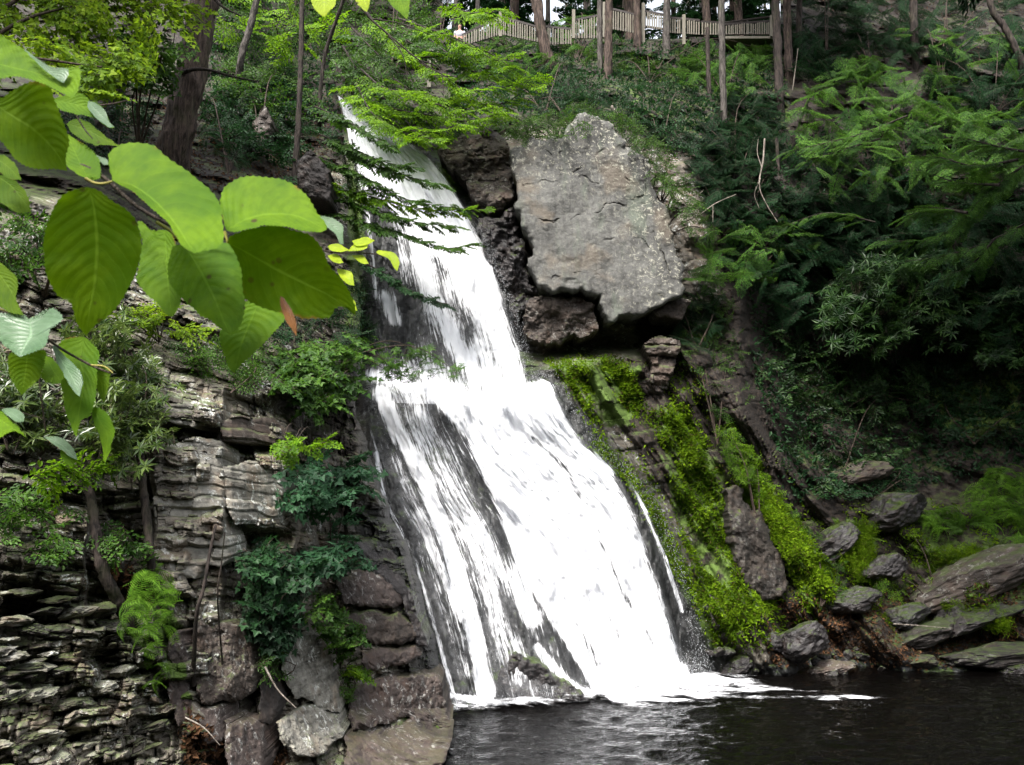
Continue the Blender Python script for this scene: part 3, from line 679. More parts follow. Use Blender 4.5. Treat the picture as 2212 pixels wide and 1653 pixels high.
# ------------------------------------------------------------------ rocks with an outline of their own
def outline_rock(name, label, poly, Y0, mat, thick=0.8, R=22, amp=0.10, su=0.0, sv=0.0, lay=0.0, step=2.4, group=None, cat='rock', jag=5.0, seed=0, freq=1.6, ter=None, cracks=()):
    poly = resample(np.vstack([poly, poly[:1]]), 80, False)
    lo, hi = poly.min(0) - 8, poly.max(0) + 8
    a, b = np.meshgrid(np.arange(lo[0], hi[0], step), np.arange(lo[1], hi[1], step))
    w = np.stack([a / 30, b / 30, a * 0 + seed], -1)
    ja = a + jag * fbm(w, 3); jb = b + jag * fbm(w + 40, 3)
    ins = inside(poly, ja, jb)
    d = np.where(ins, segdist(poly, ja, jb, True), 0)
    cu, cv = poly.mean(0)
    s = px(Y0)
    Y = Y0 + su * (a - cu) + sv * (b - cv)
    if ter is not None: Y = TY(np.minimum(a, edge(b) - 30), b) - ter if cu < 990 and cv > 800 else TY(a, b) - ter
    q = P(a, b, Y)
    t = np.clip(d / R, 0, 1)
    Y = Y + R * s * 1.1 * (1 - np.sqrt(np.clip(1 - (1 - t) ** 2, 0, 1)))
    f = fbm(q * freq + seed * 3.1, 5)
    Y = Y - amp * (f + 0.5 * np.abs(fbm(q * freq * 2.3 + seed, 4)))
    if lay:
        z = (q[..., 2] + 0.08 * q[..., 0] + 0.06 * fbm(q * 1.4 + seed, 3)) / (0.16 if lay < 0.2 else 0.3)
        k = np.floor(z).astype(int); g = z - np.floor(z)
        c = np.floor(q[..., 0] / 0.7 + 5 * hash01(k, seed + 3)).astype(int)
        Y = Y - lay * hash01(k, c, seed) * (0.4 + 0.6 * np.minimum(1, 5 * np.minimum(g, 1 - g)))
    for ln in cracks: Y = Y + 0.09 * np.clip(0.25 + vnoise(w * 1.3 + 9), 0, 1) * np.exp(-(segdist(ln, ja + 5 * vnoise(w * 3), jb + 5 * vnoise(w * 2.2 + 4)) / (1.6 + 1.5 * np.abs(vnoise(w * 1.7)))) ** 2)
    front = P(a, b, Y)
    n0 = front.size // 3
    idx = np.full(a.shape, -1); idx[ins] = np.arange(ins.sum())
    qd = np.stack([idx[:-1, :-1], idx[1:, :-1], idx[1:, 1:], idx[:-1, 1:]], -1).reshape(-1, 4)
    qd = qd[(qd >= 0).all(1)]
    vf = front[ins]; n = len(vf)
    ctr = vf.mean(0)
    vb = vf + np.array([0, thick, 0]); vb[:, [0, 2]] = ctr[[0, 2]] + (vb[:, [0, 2]] - ctr[[0, 2]]) * 0.92
    e = np.concatenate([qd[:, [0, 1]], qd[:, [1, 2]], qd[:, [2, 3]], qd[:, [3, 0]]])
    key = np.sort(e, 1); code = key[:, 0] * n + key[:, 1]
    u_, first, cnt = np.unique(code, return_index=True, return_counts=True)
    be = e[first[cnt == 1]]
    side = np.stack([be[:, 1], be[:, 0], be[:, 0] + n, be[:, 1] + n], -1)
    o = mesh(name, np.vstack([vf, vb]), [np.vstack([qd, side, qd[:, ::-1] + n])], mat)
    base = np.array([ctr[0], ctr[1] + thick / 2, vf[:, 2].min()])
    o.data.transform(Matrix.Translation(-Vector(base))); o.location = base
    return tag(o, label, cat, group)
def boulder(name, label, u, v, Y, w, h, d, mat, seed, rot=0.0, tilt=0.0, cuts=5, group=None, amp=0.16, cat='rock'):
    """a displaced, chipped stone w wide and h high in picture units, d metres deep"""
    bm = bmesh.new(); bmesh.ops.create_icosphere(bm, subdivisions=5, radius=1.0)
    v0 = np.array([x.co[:] for x in bm.verts]); fc = np.array([[x.index for x in f.verts] for f in bm.faces]); bm.free()
    r = np.random.default_rng(seed)
    for _ in range(cuts):
        n = r.normal(size=3); n /= np.linalg.norm(n); lim = r.uniform(0.5, 0.8)
        dd = v0 @ n; v0 = v0 - np.where(dd > lim, (dd - lim) * 0.94, 0)[:, None] * n
    v0 = v0 * (1 + amp * fbm(v0 * 1.3 + seed, 4) + 0.05 * fbm(v0 * 6 + seed, 3))[:, None]
    s = px(Y)
    v0 = v0 / np.abs(v0).max(0) * np.array([w * s / 2, d / 2, h * s / 2])
    ct, st = math.cos(tilt), math.sin(tilt); cr, sr = math.cos(rot), math.sin(rot)
    v0 = v0 @ np.array([[ct, 0, -st], [0, 1, 0], [st, 0, ct]]).T
    v0 = v0 @ np.array([[cr, -sr, 0], [sr, cr, 0], [0, 0, 1]]).T
    c = P(u, v, Y)
    o = mesh(name, v0, [fc], mat); o.location = c
    return tag(o, label, cat, group)

outline_rock('grey_rock', 'huge smooth grey rock face overhanging a dark gap right of the upper fall',
  [(1112, 395), (1108, 330), (1150, 290), (1200, 300), (1262, 246), (1318, 262), (1350, 320), (1388, 330), (1412, 400), (1440, 455), (1462, 530), (1484, 600), (1478, 630), (1425, 662), (1372, 686), (1310, 690), (1292, 668), (1282, 640), (1240, 622), (1168, 622), (1148, 590), (1140, 520), (1122, 450)],
  25.0, M['grey'], 2.4, 14, 0.07, 0.0008, -0.0022, 0.0, 2.2, seed=1, freq=0.8, jag=11, cracks=[[(1150, 480), (1230, 470), (1320, 445), (1390, 430)], [(1130, 400), (1220, 395), (1290, 385)], [(1155, 600), (1250, 590), (1330, 605)], [(1380, 330), (1400, 420), (1420, 520), (1440, 600)], [(1290, 520), (1350, 515), (1400, 530)], [(1240, 300), (1250, 360), (1200, 400)], [(1330, 350), (1360, 390)], [(1180, 330), (1260, 335), (1330, 320)]])
outline_rock('rock_block', 'dark jutting block tucked under the lower left corner of the grey rock face',
  [(1128, 655), (1165, 632), (1245, 636), (1282, 660), (1296, 700), (1285, 722), (1230, 736), (1185, 742), (1130, 712)], 25.1, M['brown'], 2.0, 14, 0.26, seed=2, step=2.4, jag=9, freq=1.3)
outline_rock('rock_shoulder', 'rounded brownish rock shoulder between the upper fall and the grey rock face',
  [(945, 330), (1000, 296), (1060, 280), (1100, 290), (1104, 360), (1112, 420), (1090, 460), (1050, 470), (1010, 400), (970, 360)], 26.3, M['brown'], 2.2, 18, 0.34, -0.002, -0.006, seed=3, step=2.6, jag=9, freq=1.1)
outline_rock('rock_pillar', 'wet black rock pillar beside the crack left of the grey rock face',
  [(1030, 470), (1085, 465), (1112, 440), (1132, 540), (1140, 600), (1160, 630), (1125, 660), (1118, 720), (1085, 640), (1055, 560)], 25.8, M['wetrock'], 2.0, 16, 0.32, seed=4, step=2.6, jag=9)
outline_rock('rock_flake', 'small pale rock flake under the right lower corner of the grey rock face',
  [(1400, 668), (1470, 640), (1500, 650), (1470, 690), (1420, 690)], 25.3, M['brown'], 1.2, 12, 0.08, seed=5, step=2.8)
outline_rock('rock_ledge', 'thin broken pale ledges between the mossy slope and the green hemlock',
  [(1385, 740), (1430, 722), (1470, 735), (1462, 800), (1440, 850), (1400, 835), (1410, 790)], 25.2, M['brown'], 1.2, 10, 0.15, lay=0.3, seed=6, step=2.6)
outline_rock('rock_rib', 'brown rock rib with a blunt lower end between two mossy strips',
  [(1560, 1050), (1590, 1040), (1640, 1110), (1690, 1190), (1702, 1250), (1690, 1280), (1640, 1300), (1600, 1260), (1590, 1190), (1572, 1120)], 23.3, M['rib'], 1.6, 16, 0.24, seed=7, step=2.6, ter=0.25, jag=10, freq=0.9)
outline_rock('rock', 'dark wet rock sticking out of the foam at the foot of the fall', [(1085, 1408), (1110, 1402), (1160, 1432), (1230, 1476), (1282, 1502), (1275, 1522), (1120, 1530), (1085, 1500), (1070, 1450)], 20.12, M['wetrock'], 1.0, 20, 0.14, seed=31, step=2.4, jag=7)
# the stones of the left cliff
outline_rock('rock_block', 'large brown block with speckled lichen above a dark hollow in the left cliff',
  [(412, 1350), (440, 1338), (520, 1345), (548, 1365), (553, 1440), (552, 1490), (535, 1510), (478, 1516), (440, 1522), (422, 1500), (410, 1420)], 10.6, M['brown'], 0.9, 14, 0.09, jag=8, seed=11, ter=0.28, step=2.0, freq=2.5)
outline_rock('rock_block', 'narrow mossy block squeezed between the rubble and the large brown block',
  [(358, 1370), (398, 1362), (410, 1430), (416, 1520), (420, 1560), (385, 1570), (366, 1500)], 10.7, M['purple'], 0.9, 12, 0.09, jag=8, seed=12, ter=0.28, step=2.0, freq=2.5)
outline_rock('rock_slab', 'pale lichened slab standing upright above the white rock at the bottom',
  [(608, 1385), (640, 1370), (700, 1372), (716, 1400), (725, 1450), (736, 1500), (732, 1540), (700, 1530), (655, 1505), (628, 1510), (612, 1450)], 12.2, M['slab'], 0.9, 12, 0.10, jag=8, seed=13, ter=0.28, step=2.0, freq=2.2)
outline_rock('rock', 'white blotched rounded rock below the upright pale slab',
  [(596, 1560), (625, 1535), (680, 1528), (735, 1545), (738, 1580), (712, 1620), (680, 1640), (640, 1630), (600, 1600)], 11.9, M['slab'], 0.9, 18, 0.11, jag=8, seed=14, ter=0.28, step=2.0, freq=2.2)
outline_rock('rock', 'small dark rock in the hollow under the large brown block',
  [(425, 1528), (478, 1522), (486, 1560), (482, 1600), (450, 1610), (424, 1580)], 10.6, M['purple'], 0.7, 12, 0.07, jag=7, seed=15, ter=0.28, step=2.0)
outline_rock('rock', 'smooth purple rock between the small dark rock and the white blotched rock',
  [(488, 1560), (530, 1548), (572, 1560), (580, 1600), (575, 1660), (560, 1690), (500, 1690), (486, 1620)], 11.0, M['purple'], 0.8, 18, 0.09, jag=8, seed=16, ter=0.28, step=2.0)
outline_rock('rock_slab', 'dull grey slab in shade left of the upright pale slab',
  [(560, 1470), (590, 1455), (606, 1480), (604, 1540), (585, 1570), (560, 1560)], 12.3, M['tan'], 0.7, 12, 0.07, jag=7, seed=17, ter=0.28, step=2.0)
outline_rock('rock_block', 'reddish rounded block at the top of the stack beside the lower fall',
  [(722, 1250), (760, 1232), (820, 1236), (868, 1268), (882, 1300), (860, 1316), (790, 1318), (735, 1308)], 15.2, M['purple'], 1.2, 20, 0.11, jag=8, seed=18, ter=0.28, step=2.0)
outline_rock('rock_block', 'olive brown block second from the top of the stack beside the lower fall',
  [(745, 1322), (800, 1322), (865, 1326), (895, 1350), (904, 1376), (880, 1390), (830, 1392), (770, 1380), (740, 1355)], 15.0, M['brown'], 1.2, 18, 0.10, jag=8, seed=19, ter=0.28, step=2.0)
outline_rock('rock_block', 'small purple block with a dark gap below it in the stack beside the lower fall',
  [(790, 1398), (840, 1398), (895, 1396), (908, 1420), (890, 1436), (840, 1440), (800, 1452), (782, 1430)], 15.1, M['purple'], 1.2, 14, 0.10, jag=8, seed=20, ter=0.28, step=2.0)
outline_rock('rock_block', 'big purple block with mossy right end at the pool edge',
  [(752, 1490), (800, 1470), (860, 1458), (930, 1452), (952, 1470), (968, 1520), (975, 1565), (940, 1575), (880, 1552), (820, 1570), (770, 1580), (750, 1540)], 14.6, M['purple'], 1.6, 24, 0.12, jag=8, seed=21, ter=0.28, step=2.0)
outline_rock('rock_block', 'broad mossy toe rock where the left cliff meets the pool',
  [(745, 1590), (820, 1580), (885, 1560), (940, 1582), (975, 1590), (965, 1630), (945, 1660), (900, 1720), (740, 1720)], 13.6, M['purple'], 1.5, 24, 0.12, jag=8, seed=22, ter=0.28, step=2.2)
outline_rock('rock_slab', 'pale column face of thin beds with white patches in the left cliff',
  [(332, 965), (400, 948), (476, 950), (482, 1040), (480, 1110), (500, 1200), (478, 1230), (400, 1222), (345, 1200), (335, 1100)], 11.5, M['slab'], 0.9, 8, 0.04, lay=0.15, seed=23, ter=0.28, step=2.0)
outline_rock('rock_ledge', 'overhanging dark ledge above the pale column face',
  [(345, 880), (400, 864), (460, 872), (462, 905), (440, 920), (370, 915), (340, 900)], 11.9, M['slab'], 1.0, 12, 0.05, lay=0.12, seed=24, ter=0.28, step=2.0)
outline_rock('rock_block', 'square grey block right of the pale column face',
  [(482, 1005), (530, 996), (600, 1000), (612, 1040), (608, 1130), (570, 1140), (500, 1130), (484, 1080)], 12.8, M['slab'], 0.9, 10, 0.05, lay=0.1, seed=25, ter=0.28, step=2.0)
outline_rock('rock_block', 'brown block under the leafy ledge above the square grey block',
  [(470, 905), (520, 898), (590, 905), (640, 930), (610, 965), (540, 962), (480, 950)], 13.2, M['brown'], 0.9, 12, 0.05, lay=0.15, seed=26, ter=0.28, step=2.0)
outline_rock('rock', 'white blotched rock low in the pale column below the thin beds',
  [(340, 1180), (410, 1165), (440, 1190), (445, 1230), (410, 1250), (360, 1240)], 11.2, M['slab'], 0.7, 16, 0.09, jag=8, seed=27, ter=0.28, step=2.0)
outline_rock('rock_slab', 'tall purple wet slab beside the left edge of the lower fall',
  [(752, 1165), (800, 1160), (850, 1190), (880, 1250), (900, 1310), (925, 1400), (900, 1395), (872, 1300), (800, 1230)], 16.6, M['wetrock'], 1.4, 14, 0.1, seed=28, ter=0.28, step=2.4)
outline_rock('rock', 'grey boulder with pale face on the dim slope above the left cliff',
  [(640, 345), (668, 322), (700, 350), (722, 400), (715, 440), (670, 430), (640, 395)], 22.3, M['tan'], 1.5, 16, 0.15, seed=29, step=2.6)
outline_rock('rock', 'reddish pointed boulder on the dim slope left of the fall top',
  [(545, 270), (570, 222), (592, 262), (590, 310), (560, 320)], 25.5, M['brown'], 1.2, 14, 0.15, seed=30, step=2.8)
# thin plates of the rubble heap at the lower left
rq = np.random.default_rng(41)
plates = []
for k, (u, v) in enumerate(inpoly([(-40, 1290), (150, 1255), (320, 1330), (372, 1440), (388, 1560), (350, 1665), (-40, 1680)], 86)):
    w = rq.uniform(34, 92); Y = float(YL(u, v)) + 0.02
    o = boulder('flat_stone', 'thin grey plate of broken rock in the rubble heap at the lower left', u, v, Y, w, w * rq.uniform(0.2, 0.42), w * px(Y) * 1.0, M['slab' if rq.random() < 0.4 else ('tan' if rq.random() < 0.5 else 'brown')], 100 + k, rq.uniform(-0.5, 0.5), rq.uniform(-0.12, 0.28), 6, 'plates of the rubble heap', 0.22, 'stone')
# stones along the far shore
for a in [('rock_slab', 'long dark slab leaning down to the right at the right edge of the picture', 2120, 1250, 26.0, 340, 95, 2.4, 'brown', 51, 0.2, 0.40),
 ('rock_slab', 'dark mossy slab in front of the long leaning slab', 2090, 1330, 25.4, 280, 62, 1.8, 'wetrock', 52, 0.1, 0.30),
 ('rock_slab', 'pale flat slab at the water near the right edge of the picture', 2150, 1415, 24.6, 230, 52, 1.6, 'tan', 53, 0.0, 0.06),
 ('rock_slab', 'tan flat slab sloping left of the pale flat slab', 1985, 1372, 25.0, 150, 46, 1.4, 'tan', 54, 0.2, 0.30),
 ('boulder', 'dark rounded boulder under the ferns on the right bank', 1935, 1105, 27.5, 150, 84, 1.8, 'wetrock', 55, 0.3, 0.2),
 ('boulder', 'brown lichened boulder above the dark rounded boulder', 1830, 1035, 28.4, 190, 70, 1.8, 'brown', 56, 0.1, 0.25),
 ('boulder', 'black wet boulder at the foot of the mossy strip', 1735, 1380, 24.0, 120, 74, 1.3, 'wetrock', 57, 0.4, 0.5),
 ('boulder', 'shiny leaning stone left of the black wet boulder', 1660, 1392, 24.0, 62, 66, 1.0, 'wetrock', 58, 0.0, 0.7),
 ('boulder', 'squat dark boulder right of the brown rock rib', 1842, 1295, 25.3, 120, 56, 1.3, 'wetrock', 59, 0.1, 0.2),
 ('boulder', 'angular black boulder beside the bright moss patch on the bank', 1905, 1222, 26.1, 120, 60, 1.3, 'wetrock', 60, 0.5, 0.3),
 ('boulder', 'low mossy stone on the shore below the red needle litter', 1790, 1442, 24.2, 110, 34, 1.0, 'purple', 61, 0.2, 0.1),
 ('boulder', 'grey stone at the waterline left of the pale flat slab', 1985, 1432, 24.4, 80, 30, 0.9, 'tan', 62, 0.2, 0.1),
 ('boulder', 'purple boulder on the stony bank below the squat dark boulder', 1960, 1325, 25.4, 105, 46, 1.2, 'wetrock', 63, 0.7, 0.35),
 ('boulder', 'wet boulder half in the pool next to the end of the white foam', 1590, 1440, 23.8, 70, 36, 1.0, 'wetrock', 64, 0.1, 0.5),
 ('rock_slab', 'brown slab with a moss cap in the middle of the right bank', 1790, 1180, 26.3, 150, 56, 1.4, 'wetrock', 65, 0.2, 0.6),
 ('boulder', 'dark stone at the far right waterline', 2200, 1448, 24.3, 90, 30, 0.9, 'wetrock', 66, 0.2, 0.0)]:
    n, l, u, v, Y, w, h, d, m, sd, ro, ti = a
    boulder(n, l, u, v, Y + 0.12, w, h, d, M[m], sd, ro, ti)
for k in range(46):
    u = rq.uniform(1530, 1960); v = 1395 + rq.uniform(0, 58) + 8 * math.sin(u / 40)
    w = rq.uniform(12, 34); Y = min(float(YR(u, v)), float(Ywater(v)) + 0.2) - 0.1
    boulder('shore_stone', 'small wet stone among the shore rubble at the far waterline', u, v, Y, w, w * rq.uniform(0.5, 0.9), w * px(Y), M['wetrock'], 200 + k, rq.uniform(0, 3), rq.uniform(-0.6, 0.6), 5, 'small stones along the far waterline', cat='stone')

# ------------------------------------------------------------------ foliage
def leaves(g, pos, d, nrm, L, W, fold=0.18, shape='leaf'):
    """many small leaves: base point, direction, normal, length, width"""
    pos = np.asarray(pos, float); n = len(pos)
    d = d / (np.linalg.norm(d, axis=1)[:, None] + 1e-9)
    s = np.cross(nrm, d); s /= np.linalg.norm(s, axis=1)[:, None] + 1e-9
    m = np.cross(d, s)
    L = np.broadcast_to(L, n)[:, None]; W = np.broadcast_to(W, n)[:, None]
    i = np.arange(n)[:, None]
    if shape == 'leaf':
        v = np.stack([pos, pos + d * L * 0.42 + s * W / 2 + m * W * fold, pos + d * L - m * L * 0.08, pos + d * L * 0.42 - s * W / 2 + m * W * fold], 1)
        g.add(v, i * 4 + np.array([[0, 2, 1]]), i * 4 + np.array([[0, 3, 2]]))
    elif shape == 'oval':
        v = np.stack([pos, pos + d * L * 0.28 + s * W * 0.42 + m * W * fold * .8, pos + d * L * 0.62 + s * W * 0.46 + m * W * fold * .8, pos + d * L - m * L * 0.1,
                      pos + d * L * 0.62 - s * W * 0.46 + m * W * fold * .8, pos + d * L * 0.28 - s * W * 0.42 + m * W * fold * .8], 1)
        g.add(v, i * 6 + np.array([[0, 3, 2, 1]]), i * 6 + np.array([[0, 5, 4, 3]]))
    else:                                                  # lobed maple leaf
        ang = np.radians([180, 115, 75, 52, 30, 0, -30, -52, -75, -115]); rr = np.array([0.1, 0.30, 0.46, 0.26, 0.40, 0.62, 0.40, 0.26, 0.46, 0.30])
        rr = np.array([0.06, 0.28, 0.50, 0.27, 0.36, 0.66, 0.36, 0.27, 0.50, 0.28])
        v = np.stack([pos + d * L * (0.3 + r * math.cos(a)) + s * W * r * math.sin(a) * 1.25 + m * W * (0.10 * abs(math.sin(a)) - 0.12 * max(0, math.cos(a)) * r) for a, r in zip(ang, rr)], 1)
        g.add(v, i * 10 + np.arange(10)[None])
def make_template(kind, r):
    """a flat spray one unit long: leaf positions, directions, normals, lengths, widths and twig segments"""
    pos, dr, nm, L, W, seg = [], [], [], [], [], []
    def sag(x, y): return -0.16 * x * x - 0.22 * y * y
    if kind in ('beech', 'lobed', 'oval'):
        nt_ = 9; sp = 0.072 if kind == 'beech' else 0.11
        for i in range(nt_ + 1):
            if i < nt_:
                x = 0.08 + 0.9 * i / nt_; sd = 1 if i % 2 else -1; a = sd * r.uniform(0.7, 1.0); ln = (0.42 * (1 - x) + 0.12) * r.uniform(0.8, 1.2); st = (x, 0)
            else: a = 0; ln = 0.95; st = (0.1, 0)
            end = (st[0] + ln * math.cos(a), st[1] + ln * math.sin(a))
            seg.append(((st[0], st[1], sag(*st)), (end[0], end[1], sag(*end))))
            m = max(2, int(ln / sp))
            for j in range(m + 1):
                t = (j + 0.6) / (m + 0.6); x = st[0] + ln * t * math.cos(a); y = st[1] + ln * t * math.sin(a)
                q = a + (r.choice([-1, 1]) if kind != 'beech' else (1 if j % 2 else -1)) * r.uniform(0.5, 1.0) * (0.3 if j == m else 1)
                pos.append((x + r.normal() * .008, y + r.normal() * .008, sag(x, y) + r.normal() * 0.012)); dr.append((math.cos(q), math.sin(q), r.uniform(-0.55, -0.05)))
                nm.append((r.normal() * 0.28, r.normal() * 0.28, 1)); l = r.uniform(0.75, 1.2) * (0.115 if kind == 'beech' else 0.17); L.append(l); W.append(l * (0.52 if kind != 'lobed' else 1.0))
    elif kind == 'hemlock':
        for i in range(26):
            x = 0.03 + 0.97 * i / 26; sd = 1 if i % 2 else -1; a = sd * r.uniform(0.75, 1.05); ln = (0.38 * (1 - x) ** 0.8 + 0.05) * r.uniform(0.75, 1.15)
            end = (x + ln * math.cos(a), ln * math.sin(a)); seg.append(((x, 0, sag(x, 0)), (end[0], end[1], sag(*end) - 0.05)))
            m = max(2, int(ln / 0.034))
            for j in range(m):
                t = (j + 0.5) / m; px_ = x + ln * t * math.cos(a); py = ln * t * math.sin(a)
                for sg in (1, -1):
                    q = a + sg * r.uniform(0.5, 0.95)
                    pos.append((px_, py, sag(px_, py) - 0.05 * t + r.normal() * 0.008)); dr.append((math.cos(q), math.sin(q), r.uniform(-0.35, 0.05))); nm.append((r.normal() * 0.2, r.normal() * 0.2, 1))
                    l = r.uniform(0.05, 0.085) * (1.15 - 0.4 * t); L.append(l); W.append(l * 0.36)
        seg.append(((0, 0, 0), (1, 0, sag(1, 0))))
    elif kind == 'rhodo':                                  # whorls of strap leaves on upright shoots
        for i in range(9):
            c = np.array([r.uniform(0, 1), r.uniform(-0.45, 0.45), r.uniform(-0.1, 0.25)])
            seg.append(((c[0] * 0.3, c[1] * 0.3, -0.3), tuple(c)))
            k = r.integers(8, 12); o = r.uniform(0, 6)
            for j in range(k):
                q = o + j * 2 * math.pi / k; e = r.uniform(-0.45, 0.35)
                pos.append(tuple(c)); dr.append((math.cos(q) * math.cos(e), math.sin(q) * math.cos(e), math.sin(e))); nm.append((-math.cos(q) * math.sin(e), -math.sin(q) * math.sin(e), math.cos(e)))
                l = r.uniform(0.2, 0.32); L.append(l); W.append(l * 0.24)
    elif kind == 'fern':                                   # one arching frond
        for i in range(19):
            x = 0.06 + 0.94 * i / 19; z = 0.45 * math.sin(x * 2.4) - 0.25 * x * x; ln = 0.24 * math.sin(math.pi * min(1, 0.18 + 0.82 * (1 - x) ** 0.8)) + 0.02
            for sg in (1, -1):
                pos.append((x, 0, z)); dr.append((0.35, sg, -0.22)); nm.append((0.1, 0, 1)); L.append(ln); W.append(0.034)
        xs = np.linspace(0, 1, 7); zs = 0.45 * np.sin(xs * 2.4) - 0.25 * xs * xs
        for a, b, c, d in zip(xs[:-1], zs[:-1], xs[1:], zs[1:]): seg.append(((a, 0, b), (c, 0, d)))
    elif kind == 'grass':
        for i in range(46):
            x, y = r.uniform(-0.5, 0.5, 2); pos.append((x, y, 0)); q = r.uniform(0, 6.3); e = r.uniform(0.5, 1.4)
            dr.append((math.cos(q) * math.cos(e), math.sin(q) * math.cos(e), math.sin(e))); nm.append((-math.sin(q), math.cos(q), 0.2)); l = r.uniform(0.2, 0.5); L.append(l); W.append(0.045)
    return tuple(np.array(x, float) for x in (pos, dr, nm, L, W)) + (np.array(seg, float).reshape(-1, 2, 3),)
TR = np.random.default_rng(99)
TMPL = {k: [make_template(k, TR) for _ in range(5)] for k in ('beech', 'lobed', 'oval', 'hemlock', 'rhodo', 'fern', 'grass')}
SHAPE = dict(beech='leaf', lobed='lobed', oval='oval', hemlock='leaf', rhodo='leaf', fern='leaf', grass='leaf')
def frames(dirs, up, roll):
    d = dirs / np.linalg.norm(dirs, axis=1)[:, None]
    u = np.broadcast_to(np.asarray(up, float), d.shape)
    y = np.cross(u, d); y /= np.linalg.norm(y, axis=1)[:, None] + 1e-9
    z = np.cross(d, y)
    c, s = np.cos(roll)[:, None], np.sin(roll)[:, None]
    return np.stack([d, y * c + z * s, z * c - y * s], -1)  # columns
def sprays(g, gt, kind, base, dirs, size, roll=None, up=(0, 0, 1), leafscale=1.0, tw=0.006):
    base = np.asarray(base, float); n = len(base); dirs = np.asarray(dirs, float)
    size = np.broadcast_to(size, n).astype(float); roll = rng.normal(0, 0.3, n) if roll is None else np.broadcast_to(roll, n)
    F = frames(dirs, up, roll); tid = rng.integers(0, 5, n)
    for t in range(5):
        m = tid == t
        if not m.any(): continue
        pos, dr, nm, L, W, seg = TMPL[kind][t]; f = F[m]; sz = size[m]
        ap = lambda q: np.einsum('nij,kj->nki', f, q)
        p = base[m][:, None] + ap(pos) * sz[:, None, None]
        k = len(pos)
        leaves(g, p.reshape(-1, 3), ap(dr).reshape(-1, 3), ap(nm).reshape(-1, 3), (sz[:, None] * L * leafscale).ravel(), (sz[:, None] * W * leafscale).ravel(), 0.18, SHAPE[kind])
        if gt is not None and len(seg):
            a = base[m][:, None] + ap(seg[:, 0]) * sz[:, None, None]; b = base[m][:, None] + ap(seg[:, 1]) * sz[:, None, None]
            a, b = a.reshape(-1, 3), b.reshape(-1, 3); w = tw
            z = np.array([0, 0, w]); x = np.array([w, 0, 0])
            v = np.stack([a + z, a - z * .5 + x, a - z * .5 - x, b], 1); i = np.arange(len(a))[:, None] * 4
            gt.add(v, i + np.array([[0, 1, 3]]), i + np.array([[1, 2, 3]]), i + np.array([[2, 0, 3]]))
def screen_dir(u, v, Y, ang, depth=0.0):
    """direction that runs at ang degrees in the picture plane (0 right, 90 up), leaning depth towards the viewer"""
    a = np.radians(ang); return np.stack([np.cos(a), -np.broadcast_to(depth, np.shape(a)), np.sin(a)], -1)
def plant(name, label, cat, kind, mat, poly, n, size, ang=(0, 40), off=(0.1, 0.8), tmat='twig', root=None, Yf=None, up=(0, -0.35, 1), depth=(-0.4, 0.7), rootr=0.03, group=None, leafscale=1.0, part='foliage', limbs=5, roll=0.35, trunk='stem', stempath=None, sides=7):
    """a plant whose sprays fill an outline; it grows from root"""
    pts = inpoly(poly, n)
    Y = (TY(pts[:, 0], pts[:, 1]) if Yf is None else (Yf(pts[:, 0], pts[:, 1]) if callable(Yf) else np.full(n, float(Yf)))) - rng.uniform(off[0], off[1], n)
    b = P(pts[:, 0], pts[:, 1], Y)
    a = rng.normal(ang[0], ang[1], n)
    flip = (rng.random(n) < 0.5) if len(ang) > 2 else np.zeros(n, bool)
    a = np.where(flip, 180 - a, a)
    d = screen_dir(0, 0, 0, a, rng.uniform(depth[0], depth[1], n))
    sz = rng.uniform(size[0], size[1], n)
    if root is None:
        c = np.asarray(poly, float).mean(0); root = (c[0], np.asarray(poly, float)[:, 1].max()); 
    rp = P(root[0], root[1], root[2] if len(root) > 2 else float(TY(root[0], root[1])) - 0.03)
    t = thing(name, label, cat, rp, group)
    g, gt = Geo(), Geo()
    sprays(g, gt if limbs else g, kind, b - d / np.linalg.norm(d, axis=1)[:, None] * sz[:, None] * 0.5, d, sz, rng.normal(0, roll, n), up, leafscale)
    if stempath is not None:
        tube_geo(gt, stempath[0], stempath[1], sides, 0.25, 3.0, 24)
    for k in range(limbs):
        e = b[rng.integers(0, n)]
        mid = rp * 0.5 + e * 0.5 + np.array([rng.normal() * 0.15, rng.normal() * 0.1, 0.15 * np.linalg.norm(e - rp)])
        tube_geo(gt, np.array([rp, mid, e]), np.array([rootr, rootr * 0.6, rootr * 0.25]), 6, 0, 0, 10)
    g.build(part, M[mat], t)
    if gt.n: gt.build(trunk, M[tmat], t, True)
    return t
